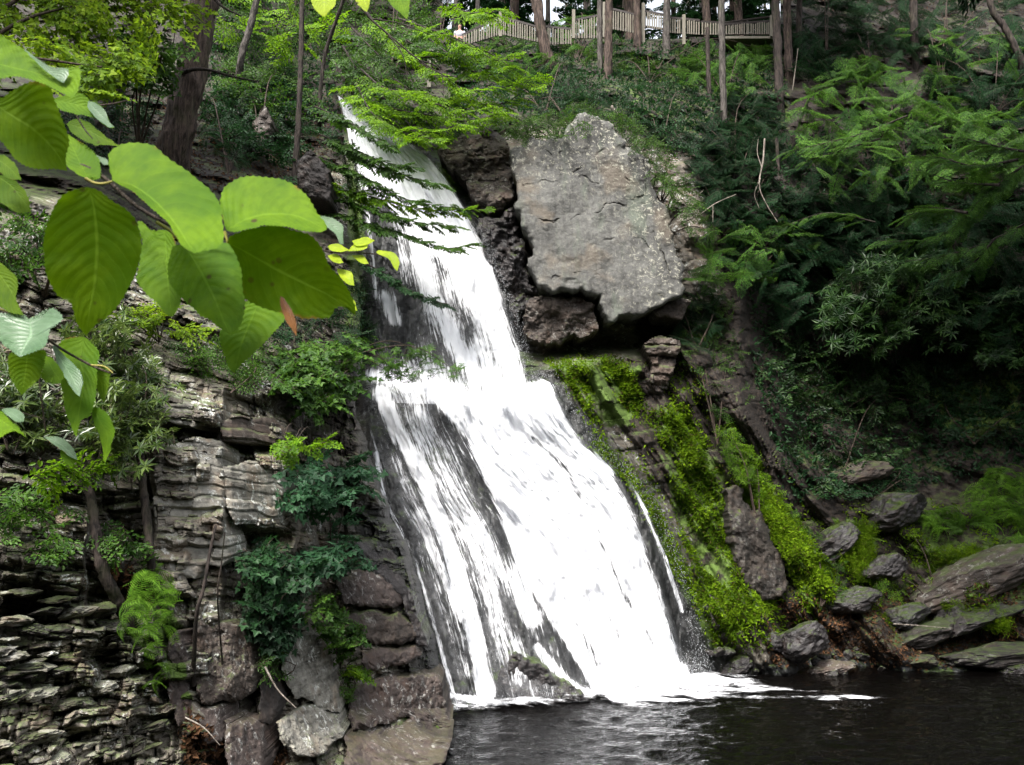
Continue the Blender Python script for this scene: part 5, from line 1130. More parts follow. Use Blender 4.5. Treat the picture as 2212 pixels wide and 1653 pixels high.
# ------------------------------------------------------------------ crest and right slope
CR = [('hemlock_sapling', 'feathery hemlock sapling under the first corner post of the fence', 'hemlock', 'hemtip', [(1030, 90), (1110, 78), (1190, 110), (1200, 165), (1120, 170), (1050, 140)], 40, (0.7, 1.3), (0.3, 1.6)),
 ('hemlock_sapling', 'pale green hemlock bush on the crest between the leaning trunk and the twin trunks', 'hemlock', 'hemtip', [(1190, 60), (1290, 20), (1300, 110), (1260, 140), (1195, 120)], 26, (0.6, 1.1), (0.2, 1.2)),
 ('hemlock_sapling', 'green undergrowth of hemlock below the twin trunks', 'hemlock', 'hemlock', [(1130, 210), (1290, 190), (1350, 250), (1290, 290), (1150, 270)], 70, (0.6, 1.1), (0.1, 0.9)),
 ('leafy_shrub', 'yellowish green shrub on the slope below the boardwalk gap', 'beech', 'mid', [(1310, 85), (1430, 90), (1500, 120), (1450, 180), (1330, 150)], 60, (0.5, 0.9), (0.0, 0.6)),
 ('leafy_shrub', 'dim olive shrub covering the slope right of the twin trunks', 'beech', 'shade', [(1330, 150), (1470, 170), (1540, 230), (1500, 330), (1400, 300), (1330, 230)], 120, (0.6, 1.0), (0.1, 0.9)),
 ('hemlock_sapling', 'blue green hemlock in front of the railing beside the pale dead trunk', 'hemlock', 'hemtip', [(1470, 100), (1600, 85), (1680, 110), (1650, 190), (1540, 210), (1470, 170)], 90, (0.7, 1.2), (0.3, 1.6)),
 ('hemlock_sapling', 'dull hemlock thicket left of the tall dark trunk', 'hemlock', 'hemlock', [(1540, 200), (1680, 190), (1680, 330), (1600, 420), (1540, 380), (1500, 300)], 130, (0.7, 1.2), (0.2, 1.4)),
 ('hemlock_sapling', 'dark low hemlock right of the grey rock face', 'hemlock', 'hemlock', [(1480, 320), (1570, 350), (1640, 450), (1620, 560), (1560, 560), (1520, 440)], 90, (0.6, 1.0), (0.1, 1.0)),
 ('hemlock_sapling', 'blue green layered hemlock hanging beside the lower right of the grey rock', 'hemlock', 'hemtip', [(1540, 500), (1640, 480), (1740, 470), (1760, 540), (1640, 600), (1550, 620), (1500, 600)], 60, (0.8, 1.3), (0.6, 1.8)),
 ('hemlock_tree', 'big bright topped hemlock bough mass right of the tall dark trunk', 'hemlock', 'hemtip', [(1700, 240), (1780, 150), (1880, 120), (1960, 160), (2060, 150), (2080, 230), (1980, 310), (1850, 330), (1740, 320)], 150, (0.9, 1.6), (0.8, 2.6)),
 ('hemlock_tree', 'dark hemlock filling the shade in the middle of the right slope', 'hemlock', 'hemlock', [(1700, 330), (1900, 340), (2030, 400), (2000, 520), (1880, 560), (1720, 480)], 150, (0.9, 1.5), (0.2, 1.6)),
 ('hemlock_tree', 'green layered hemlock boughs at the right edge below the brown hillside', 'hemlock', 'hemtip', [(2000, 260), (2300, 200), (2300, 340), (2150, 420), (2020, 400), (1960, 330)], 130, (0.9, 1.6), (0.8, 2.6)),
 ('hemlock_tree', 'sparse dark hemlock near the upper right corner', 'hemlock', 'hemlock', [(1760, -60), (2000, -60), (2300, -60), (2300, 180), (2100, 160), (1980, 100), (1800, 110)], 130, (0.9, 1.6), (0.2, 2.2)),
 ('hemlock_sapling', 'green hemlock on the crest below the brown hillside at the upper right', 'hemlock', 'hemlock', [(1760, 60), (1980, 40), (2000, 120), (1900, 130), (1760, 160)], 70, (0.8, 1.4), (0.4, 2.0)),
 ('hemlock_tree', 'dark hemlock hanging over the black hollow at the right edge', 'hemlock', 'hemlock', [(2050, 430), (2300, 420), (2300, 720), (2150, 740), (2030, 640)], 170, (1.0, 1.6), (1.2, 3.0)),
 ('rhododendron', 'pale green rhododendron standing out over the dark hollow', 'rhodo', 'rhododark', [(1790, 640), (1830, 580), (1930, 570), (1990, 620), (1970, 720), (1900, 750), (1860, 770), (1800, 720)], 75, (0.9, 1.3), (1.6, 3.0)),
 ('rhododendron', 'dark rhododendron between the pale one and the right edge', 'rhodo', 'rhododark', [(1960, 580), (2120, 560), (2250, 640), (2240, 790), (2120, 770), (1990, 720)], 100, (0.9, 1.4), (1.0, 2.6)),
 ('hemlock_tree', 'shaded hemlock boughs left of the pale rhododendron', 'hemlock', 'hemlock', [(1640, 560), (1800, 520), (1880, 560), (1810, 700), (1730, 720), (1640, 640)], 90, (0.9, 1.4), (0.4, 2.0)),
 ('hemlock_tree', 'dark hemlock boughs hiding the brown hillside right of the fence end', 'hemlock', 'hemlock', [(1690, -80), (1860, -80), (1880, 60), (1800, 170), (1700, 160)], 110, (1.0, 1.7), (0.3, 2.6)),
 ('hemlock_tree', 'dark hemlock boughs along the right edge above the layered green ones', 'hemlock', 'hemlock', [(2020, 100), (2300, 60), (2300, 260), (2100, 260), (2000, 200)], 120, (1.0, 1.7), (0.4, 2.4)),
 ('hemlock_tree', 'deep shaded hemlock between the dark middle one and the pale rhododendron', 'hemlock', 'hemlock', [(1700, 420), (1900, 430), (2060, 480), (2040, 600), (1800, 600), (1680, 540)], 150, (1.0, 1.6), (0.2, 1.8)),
 ('hemlock_sapling', 'low hemlock thicket on the slope under the pale dead trunk', 'hemlock', 'hemlock', [(1500, 300), (1700, 300), (1720, 440), (1620, 500), (1520, 460)], 120, (0.8, 1.4), (0.1, 1.2)),
 ('leafy_shrub', 'dark bushes on the crest left of the twin trunks', 'beech', 'shade', [(1060, 140), (1200, 120), (1290, 150), (1290, 230), (1160, 250), (1060, 220)], 110, (0.6, 1.0), (0.1, 1.2)),
 ('leafy_shrub', 'dark brush filling the hollow under the pale rhododendron', 'oval', 'rhododark', [(1620, 700), (1800, 740), (2000, 780), (1990, 880), (1760, 900), (1640, 860)], 130, (0.5, 0.9), (0.1, 1.0)),
 ('hemlock_sapling', 'hemlock screen in front of the middle fence pieces', 'hemlock', 'hemtip', [(1180, 50), (1330, 0), (1330, 90), (1250, 120), (1180, 110)], 20, (0.6, 1.0), (1.0, 2.2)),
 ('hemlock_sapling', 'green hemlock screen hanging in front of the first corner post', 'hemlock', 'hemtip', [(1010, 60), (1090, 60), (1170, 80), (1170, 120), (1050, 110)], 16, (0.6, 1.0), (1.2, 2.4)),
 ('leafy_shrub', 'grey green undergrowth along the foot of the fence', 'beech', 'mid', [(1180, 95), (1440, 95), (1660, 95), (1660, 140), (1400, 150), (1180, 140)], 120, (0.5, 0.9), (0.1, 0.9)),
 ('leafy_shrub', 'brush growing over the top and right edge of the grey rock face', 'beech', 'mid', [(1310, 235), (1400, 270), (1480, 380), (1550, 500), (1500, 520), (1425, 400), (1375, 330), (1330, 290)], 130, (0.35, 0.7), (1.8, 3.2)),
 ('leafy_shrub', 'small fresh green plants among the slabs of the right bank', 'beech', 'bright', [(1880, 1140), (2000, 1150), (2180, 1200), (2200, 1330), (2020, 1300), (1900, 1290)], 60, (0.25, 0.45), (0.1, 0.6)),
 ('leafy_shrub', 'fresh green plants on the slope between the brown rib and the stony bank', 'beech', 'mid', [(1700, 1090), (1780, 1150), (1860, 1290), (1800, 1310), (1730, 1200)], 70, (0.25, 0.45), (0.05, 0.4)),
 ('hemlock_sapling', 'hemlock boughs hanging beside the person left of the fence', 'hemlock', 'hemlock', [(900, -40), (990, -40), (1000, 40), (960, 90), (900, 80)], 30, (0.7, 1.2), (0.2, 1.4)),
 ('leafy_shrub', 'hanging brush over the top left corner of the grey rock face', 'beech', 'mid', [(1090, 275), (1180, 240), (1255, 220), (1310, 240), (1240, 290), (1190, 300), (1130, 315)], 100, (0.4, 0.7), (2.4, 3.6)),
 ('hemlock_sapling', 'fresh green hemlock sprays below the big bright topped bough mass', 'hemlock', 'hemtip', [(1760, 330), (1900, 300), (2000, 340), (1960, 420), (1800, 420)], 30, (0.7, 1.2), (1.2, 2.6)),
 ('hemlock_tree', 'dark hemlock sprays hanging across the brown ground in the upper right corner', 'hemlock', 'hemlock', [(1820, -40), (2260, -60), (2260, 110), (2050, 90), (1850, 70)], 90, (1.0, 1.8), (0.8, 3.0)),
 ('hemlock_tree', 'bluish hemlock boughs layered below the upper right corner', 'hemlock', 'hemtip', [(1900, 60), (2080, 40), (2260, 80), (2260, 160), (2060, 140)], 26, (0.9, 1.5), (2.0, 3.6)),
 ('ivy_curtain', 'green climbers draping the rock edge below the grey rock face', 'beech', 'mid', [(1480, 650), (1560, 620), (1600, 720), (1612, 850), (1600, 960), (1560, 940), (1520, 850), (1470, 740)], 170, (0.35, 0.6), (0.05, 0.45)),
 ('hemlock_sapling', 'hanging hemlock tuft over the right end of the dark gap', 'hemlock', 'hemlock', [(1440, 640), (1530, 610), (1570, 680), (1530, 760), (1450, 720)], 60, (0.5, 0.9), (0.2, 0.9)),
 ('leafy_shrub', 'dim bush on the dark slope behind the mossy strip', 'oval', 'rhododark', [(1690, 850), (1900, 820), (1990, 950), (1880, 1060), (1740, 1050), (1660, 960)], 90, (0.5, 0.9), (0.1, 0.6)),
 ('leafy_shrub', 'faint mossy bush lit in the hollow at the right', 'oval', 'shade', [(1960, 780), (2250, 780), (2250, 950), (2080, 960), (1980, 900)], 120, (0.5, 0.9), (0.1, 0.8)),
 ('fern_clump', 'large bright fern bank at the right edge above the shore slabs', 'fern', 'fern', [(2090, 1080), (2150, 1030), (2300, 1000), (2300, 1170), (2200, 1160), (2110, 1150)], 190, (0.6, 1.0), (0.0, 0.5)),
 ('fern_clump', 'small fern clump right of the dark rounded boulder', 'fern', 'fern', [(1985, 1125), (2060, 1110), (2090, 1140), (2050, 1160), (1990, 1150)], 50, (0.5, 0.8), (0.0, 0.4)),
 ('fern_clump', 'green ferns on top of the long leaning slab at the right edge', 'fern', 'fern', [(2170, 1170), (2300, 1160), (2300, 1260), (2200, 1240)], 70, (0.5, 0.8), (0.3, 0.7)),
 ('grass_tuft', 'bright grass cushion on the long leaning slab', 'grass', 'grass', [(2000, 1180), (2120, 1170), (2150, 1220), (2020, 1200)], 90, (0.3, 0.5), (0.35, 0.55)),
 ('grass_tuft', 'bright green grass on the dark mossy slab near the right edge', 'grass', 'grass', [(2030, 1290), (2110, 1280), (2180, 1330), (2190, 1350), (2080, 1325)], 110, (0.28, 0.45), (0.45, 0.7)),
 ('grass_tuft', 'bright grass patch beside the angular black boulder', 'grass', 'grass', [(1800, 1125), (1895, 1120), (1880, 1200), (1895, 1245), (1850, 1235), (1810, 1180)], 150, (0.28, 0.5), (0.1, 0.4)),
 ('grass_tuft', 'small green tuft on the litter left of the tan flat slab', 'grass', 'grass', [(1905, 1325), (1990, 1320), (2000, 1350), (1920, 1350)], 50, (0.25, 0.4), (0.1, 0.35)),
 ('ivy_strip', 'leafy bright green strip running down right of the brown rock rib', 'beech', 'bright', [(1540, 925), (1575, 915), (1640, 990), (1700, 1090), (1740, 1160), (1700, 1160), (1640, 1080), (1590, 1030)], 170, (0.3, 0.5), (0.05, 0.4)),
 ('leafy_shrub', 'thin dark green plants at the head of the stony bank', 'oval', 'shade', [(1760, 1080), (1860, 1070), (2000, 1080), (1960, 1010), (1850, 980)], 50, (0.4, 0.7), (0.1, 0.5)),
 ('hemlock_sapling', 'little bright green hemlock sprig at the right edge of the grey rock face', 'hemlock', 'hemtip', [(1400, 380), (1450, 375), (1455, 420), (1430, 440), (1405, 415)], 10, (0.4, 0.6), (1.2, 1.8)),
 ('moss_fringe', 'hanging plants along the top edge of the grey rock face', 'beech', 'shade', [(1140, 300), (1190, 270), (1250, 240), (1330, 240), (1390, 290), (1420, 340), (1370, 320), (1300, 262), (1200, 305)], 60, (0.4, 0.7), (0.9, 1.7)),
 ('leafy_shrub', 'bright shrub corner above the rounded brownish shoulder', 'beech', 'mid', [(930, 290), (1010, 270), (1100, 250), (1180, 270), (1100, 300), (1000, 310)], 60, (0.5, 0.8), (0.4, 1.4))]
AN = dict(hemlock=(-25, 35, 1), beech=(-15, 60), rhodo=(60, 50), fern=(40, 60, 1), grass=(90, 10), oval=(0, 70))
for n, lab, kd, m, pl, cnt, sz, off in CR:
    cat = {'hemlock_sapling': 'sapling', 'hemlock_tree': 'tree', 'fern_clump': 'fern', 'grass_tuft': 'grass', 'leafy_shrub': 'shrub', 'rhododendron': 'shrub', 'ivy_curtain': 'ivy', 'ivy_strip': 'ivy', 'moss_fringe': 'plant'}[n]
    plant(n, lab, cat, kd, m, pl, cnt, sz, AN[kd], off, limbs=4 if kd in ('hemlock', 'beech', 'rhodo', 'oval') else 0, part='crown' if 'tree' in n else 'foliage', trunk='trunk' if 'tree' in n else 'stem', roll=0.35 if kd != 'grass' else 3)
bough('hemlock_branch', 'long bright edged hemlock bough sweeping down to the left from the right edge', 'branch', 'hemlock', 'hemtip',
  [[(2260, 330), (2180, 380), (2110, 440), (2050, 500), (1990, 520), (1900, 520)], [(2200, 345), (2110, 360), (2030, 340), (1980, 335)], [(2160, 400), (2070, 395), (2010, 375)], [(2090, 460), (2020, 450), (1960, 465)], [(2230, 330), (2170, 320), (2090, 300)]], (24.5, 26), (0.8, 1.3), 0.16, 50, -0.18, 'barkdark', 0.05)
bough('hemlock_branch', 'lower drooping hemlock bough with a pale top over the dark hollow', 'branch', 'hemlock', 'hemtip',
  [[(2240, 470), (2140, 520), (2050, 550), (1960, 565)], [(2150, 515), (2100, 570), (2040, 600)]], (27, 27.8), (0.7, 1.2), 0.22, 50, -0.25, 'barkdark', 0.04)
bough('hemlock_branch', 'yellow green hemlock tips reaching left over the shade below the big bough mass', 'branch', 'hemlock', 'hemtip',
  [[(1960, 250), (1860, 290), (1780, 310), (1690, 330)], [(1900, 300), (1800, 330), (1735, 350)], [(1890, 480), (1790, 460), (1700, 485)]], (29.5, 29), (0.6, 1.1), 0.22, 45, -0.12, 'barkdark', 0.035)
# ------------------------------------------------------------------ plants of the left cliff
LP = [('maple_shrub', 'leafy green maple shrub beside the ledge of the fall', 'lobed', 'mid', [(600, 760), (680, 740), (770, 725), (790, 790), (760, 850), (700, 890), (650, 870), (610, 820)], 75, (0.5, 0.8), (0.5, 1.7)),
 ('maple_shrub', 'pale leafed sprig standing out on the cliff below the leafy maple shrub', 'lobed', 'bright', [(580, 960), (650, 940), (700, 945), (745, 920), (760, 940), (700, 970), (620, 985)], 10, (0.35, 0.5), (1.4, 2.0)),
 ('maple_shrub', 'blue green layered maple in the cleft left of the lower fall', 'lobed', 'cleft', [(630, 990), (720, 965), (790, 980), (790, 1060), (775, 1120), (760, 1200), (690, 1240), (640, 1150), (620, 1060)], 34, (0.55, 0.9), (0.2, 1.6)),
 ('maple_shrub', 'dark shaded maple growing between the pale column and the slab', 'lobed', 'shade', [(540, 1190), (620, 1180), (660, 1230), (640, 1330), (590, 1370), (545, 1320)], 50, (0.45, 0.7), (0.4, 1.0)),
 ('maple_sprig', 'fan of blue green maple leaves in front of the tall wet slab', 'lobed', 'cleft', [(690, 1190), (760, 1180), (785, 1215), (740, 1235), (690, 1225)], 14, (0.4, 0.6), (1.0, 1.4)),
 ('vine_plant', 'fresh green vine leaves hanging left of the reddish block', 'lobed', 'mid', [(670, 1330), (690, 1280), (740, 1300), (775, 1330), (775, 1390), (745, 1420), (710, 1370)], 34, (0.3, 0.45), (0.8, 1.2)),
 ('vine_plant', 'small bright plant in the gap above the big purple block', 'lobed', 'bright', [(765, 1435), (805, 1440), (805, 1460), (770, 1462)], 8, (0.25, 0.35), (0.7, 0.9)),
 ('rhododendron', 'rhododendron with narrow shiny leaves bulging from the left cliff', 'rhodo', 'rhodo', [(170, 690), (240, 690), (300, 740), (330, 850), (345, 930), (330, 1010), (270, 1000), (210, 960), (190, 850)], 60, (0.45, 0.62), (0.3, 1.3)),
 ('rhododendron', 'dim rhododendron shoots at the left edge above the pale sprig', 'rhodo', 'rhodo', [(-40, 780), (100, 760), (180, 860), (160, 960), (60, 1000), (-40, 960)], 30, (0.45, 0.6), (0.2, 0.8)),
 ('leafy_sprig', 'flat pale green leafy sprig above the dark hollow at the left', 'oval', 'bright', [(40, 1015), (130, 1000), (220, 995), (265, 1005), (220, 1040), (120, 1050)], 14, (0.35, 0.5), (0.7, 1.0)),
 ('leafy_shrub', 'thin leafy plants over the mossy trunk at the left edge', 'oval', 'mid', [(-40, 1060), (120, 1070), (190, 1130), (120, 1200), (-40, 1200)], 26, (0.3, 0.45), (0.3, 0.8)),
 ('leafy_shrub', 'scattered small leaves between the two mossy stems', 'oval', 'mid', [(190, 1130), (260, 1140), (330, 1200), (300, 1240), (230, 1210)], 16, (0.25, 0.4), (0.3, 0.7)),
 ('ground_plant', 'yellowish small leafed plants under the big hanging leaves', 'oval', 'maple', [(255, 660), (330, 655), (440, 700), (450, 740), (330, 710), (260, 690)], 26, (0.3, 0.5), (0.2, 0.8)),
 ('ground_plant', 'low olive plants draped over the ledge above the overhang', 'beech', 'mid', [(370, 740), (480, 735), (600, 760), (620, 830), (540, 850), (480, 800), (400, 790)], 60, (0.35, 0.6), (0.1, 0.7)),
 ('fern_clump', 'bright green fern hanging from a ledge between rubble and pale column', 'fern', 'fern', [(300, 1245), (350, 1240), (375, 1290), (370, 1370), (330, 1400), (290, 1380), (285, 1310)], 42, (0.3, 0.48), (0.35, 0.8)),
 ('fern_clump', 'small thin fern under the bright hanging fern', 'fern', 'fern', [(310, 1400), (350, 1410), (360, 1480), (335, 1500)], 14, (0.22, 0.34), (0.2, 0.5)),
 ('leafy_shrub', 'dim shrub hiding the left edge of the upper fall foot', 'beech', 'shade', [(700, 600), (790, 600), (810, 700), (790, 760), (720, 740)], 60, (0.4, 0.7), (0.2, 1.2)),
 ('leafy_shrub', 'brownish dim brush on the slope above the leafy maple shrub', 'beech', 'shade', [(560, 600), (700, 560), (720, 700), (640, 740), (560, 720)], 46, (0.35, 0.6), (0.1, 0.6)),
 ('ground_plant', 'little plants in the crack beside the upright pale slab', 'oval', 'mid', [(555, 1400), (600, 1390), (608, 1450), (570, 1480)], 14, (0.2, 0.35), (0.3, 0.6)),
 ('ground_plant', 'small plants with red stems in the crack below the pale slab', 'oval', 'mid', [(735, 1400), (760, 1420), (755, 1520), (738, 1500)], 10, (0.2, 0.3), (0.3, 0.5))]
AL = dict(lobed=(-12, 22, 1), rhodo=(30, 60), oval=(-10, 50), beech=(-20, 60), fern=(10, 70))
for n, lab, kd, m, pl, cnt, sz, off in LP:
    plant(n, lab, {'maple_shrub': 'shrub', 'maple_sprig': 'sprig', 'vine_plant': 'vine', 'rhododendron': 'shrub', 'leafy_sprig': 'sprig', 'leafy_shrub': 'shrub', 'ground_plant': 'plant', 'fern_clump': 'fern'}[n], kd, m, pl, cnt, sz, AL[kd], off, limbs=3 if kd != 'fern' else 0, rootr=0.015, leafscale=1.25 if kd == 'lobed' else 1.0, roll=0.2 if kd == 'lobed' else 0.35)
tree_trunk('mossy_stem', 'leaning mossy trunk in front of the dark hollow at the left', [(228, 1245), (212, 1180), (200, 1100), (182, 1010)], [10.5, 10.5, 10.6, 10.8], 0.075, 0.05, 'barkdark', cat='trunk')
tree_trunk('mossy_stem', 'pale edged mossy trunk standing left of the pale column', [(334, 1255), (322, 1160), (312, 1080), (302, 980)], [11.2, 11.2, 11.3, 11.5], 0.055, 0.05, 'barkdark', cat='trunk')
tree_trunk('thin_stem', 'thin brown stem leaning right in front of the white blotched low rock', [(424, 1335), (440, 1270), (452, 1200), (466, 1135)], [10.9, 10.9, 11, 11.1], 0.028, 0.016, 'barkdark', cat='stem', sides=10)
tree_trunk('thin_stem', 'second thin brown stem close right of the leaning one', [(470, 1290), (478, 1220), (486, 1150)], 11.2, 0.012, 0.008, 'barkdark', cat='stem', sides=8)
def stick(lab, path, Y, r, mat='deadwood', br=()):
    q = np.asarray(path, float); w = P(q[:, 0], q[:, 1], np.broadcast_to(Y, len(q)))
    t = thing('dead_branch', lab, 'branch', w[0]); g = Geo(); tube_geo(g, w, np.linspace(r, r * .4, len(w)), 7, 0.15, 1, 24)
    for b in br:
        b = np.asarray(b, float); tube_geo(g, P(b[:, 0], b[:, 1], np.broadcast_to(np.asarray(Y).ravel()[0], len(b))), np.linspace(r * .6, r * .2, len(b)), 6, 0, 1, 14)
    g.build('wood', M[mat], t, True)
stick('pale dead stick leaning between the pale slab and the shaded slab', [(572, 1440), (600, 1490), (640, 1530)], 11.8, 0.015)
stick('short dead stick over the dark hollow below the large brown block', [(400, 1550), (440, 1572), (475, 1610)], 10.2, 0.010)
stick('bare pale forked branch hanging in the shade right of the pale dead trunk', [(1652, 300), (1648, 350), (1640, 400), (1655, 440), (1680, 480)], 29.0, 0.035, br=[[(1643, 385), (1630, 420), (1640, 450)], [(1645, 360), (1636, 330), (1638, 300)]])
stick('pale bare branch with twigs right of the lower grey rock face', [(1475, 480), (1510, 465), (1545, 440), (1590, 420)], 26.2, 0.03, br=[[(1510, 465), (1505, 430), (1520, 410)], [(1540, 445), (1540, 480)]])
stick('fallen log on the slope above the grey rock face', [(1320, 230), (1332, 245), (1348, 262)], 28.3, 0.07)
stick('thin pale stem standing right of the brown hemlock trunk', [(1712, 195), (1718, 150), (1724, 105)], 35.0, 0.03)
stick('long pale stick lying across the stony bank', [(1930, 1348), (1990, 1352), (2055, 1358)], 24.6, 0.02)
stick('bare twigs of a dead branch at the top above the fall', [(770, 0), (800, 40), (840, 75), (905, 130), (970, 170)], 24.5, 0.04, 'barkdark', [[(840, 75), (870, 120), (880, 170)], [(905, 130), (950, 150), (960, 220)], [(800, 40), (860, 50), (930, 75)]])
# ------------------------------------------------------------------ ground cover nobody could count
def cover(name, label, mat, polys, n, kind, size, off=0.03, ang=None, sink=None):
    pts = np.vstack([q[segdist(pl, q[:, 0], q[:, 1], True) > rng.exponential(12, len(q))] for pl, w in polys for q in [inpoly(pl, int(n * w * 1.15))]])
    iu = np.clip(np.searchsorted(us, pts[:, 0]), 1, nu - 1); iv = np.clip(np.searchsorted(vs, pts[:, 1]), 1, nv - 1)
    p = PW[iv, iu]; nr = np.cross(PW[iv - 1, iu] - p, PW[iv, iu - 1] - p); nr /= np.linalg.norm(nr, axis=1)[:, None] + 1e-9
    nr = np.where((nr[:, 1] > 0)[:, None], -nr, nr)
    if mat in ('grass',):
        w = 0.5 + 0.55 * fbm(np.stack([p[:, 0] * 1.5 + p[:, 2] * 0.85, p[:, 1] * 0.4, (p[:, 2] - p[:, 0]) * 0.22], -1) + 3, 4) + 0.2 * fbm(p * 2.5, 3); keep = w > rng.uniform(0.22, 0.78, len(w)); p, nr = p[keep], nr[keep]
    k = len(p); g = Geo()
    d = nr * rng.uniform(0.1, 0.9, k)[:, None] + rng.normal(0, 0.5, (k, 3)) + (np.array([0, -0.1, -0.25]) if kind == 'moss' else np.array([0, 0, 0]))
    if kind == 'litter': d = rng.normal(0, 1, (k, 3)); d -= nr * (d * nr).sum(1)[:, None] * 0.7
    nn = nr + rng.normal(0, 0.5, (k, 3))
    L = rng.uniform(size[0], size[1], k)
    leaves(g, p + nr * off, d, nn, L, L * (0.45 if kind == 'moss' else 0.55), 0.2)
    return struct(g.build(name, M[mat], None), 'stuff', label)
MO = [([(1180, 780), (1480, 760), (1700, 1000), (1880, 1300), (1800, 1380), (1560, 1420), (1400, 1120), (1260, 930)], .16), ([(1800, 1080), (2212, 1080), (2212, 1340), (1850, 1330)], .10), ([(1165, 775), (1280, 765), (1400, 785), (1385, 860), (1370, 930), (1290, 920), (1220, 830)], .2), ([(1405, 880), (1480, 860), (1560, 1000), (1600, 1080), (1640, 1180), (1700, 1300), (1620, 1360), (1580, 1390), (1500, 1260), (1440, 1080)], .36),
 ([(1560, 960), (1620, 960), (1700, 1090), (1790, 1210), (1850, 1310), (1740, 1330), (1680, 1230), (1590, 1080)], .3), ([(1230, 930), (1300, 950), (1420, 1090), (1500, 1250), (1570, 1400), (1530, 1420), (1460, 1260), (1360, 1060)], .08), ([(1800, 1120), (1900, 1120), (1900, 1250), (1840, 1260)], .05), ([(940, 300), (1010, 300), (990, 400), (960, 390)], .03)]
cover('moss_cover', 'bright moss and grass growing over the wet slope right of the fall', 'grass', MO, 95000, 'moss', (0.05, 0.15))
cover('understory', 'low dark undergrowth covering the wooded slopes', 'shade', [([(960, 60), (1700, 85), (1700, 300), (1500, 330), (1250, 240), (950, 280)], .3), ([(1600, 300), (2300, 130), (2300, 1000), (1950, 1060), (1700, 1090), (1610, 800)], .5), ([(2250, -100), (2950, -100), (2950, 1300), (2250, 1300)], .3), ([(400, -50), (720, -50), (730, 260), (560, 330), (420, 260)], .15)], 34000, 'moss', (0.10, 0.24), 0.08)
cover('leaf_litter', 'brown dead leaves and needles on the ledges and the stony bank', 'litter', [([(1650, 1290), (2212, 1240), (2212, 1450), (1650, 1440)], .35), ([(200, 1205), (330, 1240), (360, 1320), (250, 1280)], .06), ([(390, 1540), (620, 1590), (620, 1680), (390, 1680)], .09), ([(150, 180), (740, 200), (740, 420), (300, 420)], .25), ([(1750, -50), (2300, -50), (2300, 150), (1800, 150)], .25)], 15000, 'litter', (0.05, 0.13))
# ------------------------------------------------------------------ the near branches with large leaves
def big_leaf_mat(name, a, b, trans, vein, rough=0.42, sheen=0.35):
    m, nt = new_mat(name); k = N(nt)
    uv = k.node('ShaderNodeUVMap', uv_map='UVMap').outputs[0]
    sp = k.node('ShaderNodeSeparateXYZ'); k.link(uv, sp.inputs[0]); s, t = sp.outputs[0], k.math('ABSOLUTE', k.math('SUBTRACT', sp.outputs[1], 2.0))
    p = k.obj()
    col = k.mix(k.ramp(k.noise(p, 17.0, 5, 0.65), 0.34, 0.64), tuple(x * 0.92 for x in a), b)
    col = k.mix(k.math('MULTIPLY', k.ramp(k.noise(p, 160.0, 3, 0.6), 0.35, 0.7), 0.30), col, tuple(x * 0.55 for x in a))
    q = k.math('ADD', k.math('SUBTRACT', k.math('MULTIPLY', s, 11.0), k.math('MULTIPLY', k.math('POWER', t, 1.25), 3.2)), k.math('MULTIPLY', k.noise(p, 26.0, 2), 0.9))
    tri = k.math('ABSOLUTE', k.math('SUBTRACT', k.math('FRACT', q), 0.5))          # 0.5 on a vein
    vn = k.ramp(tri, 0.445, 0.5); mr = k.ramp(t, 0.055, 0.012)
    vv = k.math('MAXIMUM', k.math('MULTIPLY', vn, 0.5), mr)
    col = k.mix(k.math('MULTIPLY', vv, vein), col, tuple(min(1, x * 1.5 + 0.02) for x in b))
    sp_ = k.math('MULTIPLY', k.ramp(k.voro(p, 48.0), 0.16, 0.10), k.ramp(k.noise(p, 14.0, 2), 0.52, 0.57))
    col = k.mix(sp_, col, (0.05, 0.025, 0.01))
    rimb = k.math('MULTIPLY', k.ramp(t, 0.86, 1.0), k.ramp(k.noise(p, 30.0, 3), 0.60, 0.68))
    col = k.mix(rimb, col, (0.20, 0.09, 0.02))
    h = k.math('ADD', k.math('MULTIPLY', k.ramp(tri, 0.0, 0.5), -0.5), k.math('ADD', k.math('MULTIPLY', vv, 0.35), k.math('MULTIPLY', k.noise(p, 120.0, 3), 0.25)))
    pr = k.principled(col, rough, k.bump(h, 0.35, 0.002), sheen * 0.45)
    tr = k.node('ShaderNodeBsdfTranslucent'); k.link(k.mix(0.6, col, tuple(x * y for x, y in zip(b, (1.15, 1.2, 0.6)))), tr.inputs[0])
    ms = k.node('ShaderNodeMixShader'); ms.inputs[0].default_value = trans; k.link(pr, ms.inputs[1]); k.link(tr.outputs[0], ms.inputs[2]); k.out(ms.outputs[0]); return m
M['leafA'] = big_leaf_mat('large_leaf_lit', (0.070, 0.165, 0.001), (0.135, 0.25, 0.0015), 0.5, 0.35, 0.65)  # lit copy of the large leaf; sky glow put into the colour
M['leafB'] = big_leaf_mat('large_leaf_shaded', (0.060, 0.140, 0.002), (0.12, 0.21, 0.004), 0.55, 0.55, 0.6)  # same leaf from its shaded side; shade put into the colour
M['leafC'] = big_leaf_mat('large_leaf_pale_sheen', (0.06, 0.125, 0.05), (0.12, 0.19, 0.105), 0.25, 0.6, 0.3, 0.6)  # pale underside; its glossy sheen is also put into the colour
M['leafD'] = big_leaf_mat('large_leaf_mid', (0.065, 0.165, 0.002), (0.125, 0.24, 0.003), 0.52, 0.4, 0.65)
M['leafY'] = big_leaf_mat('small_leaf_yellow', (0.22, 0.33, 0.006), (0.36, 0.46, 0.012), 0.5, 0.4)
M['deadleaf'] = big_leaf_mat('withered_leaf', (0.06, 0.022, 0.008), (0.16, 0.065, 0.015), 0.2, 0.3)
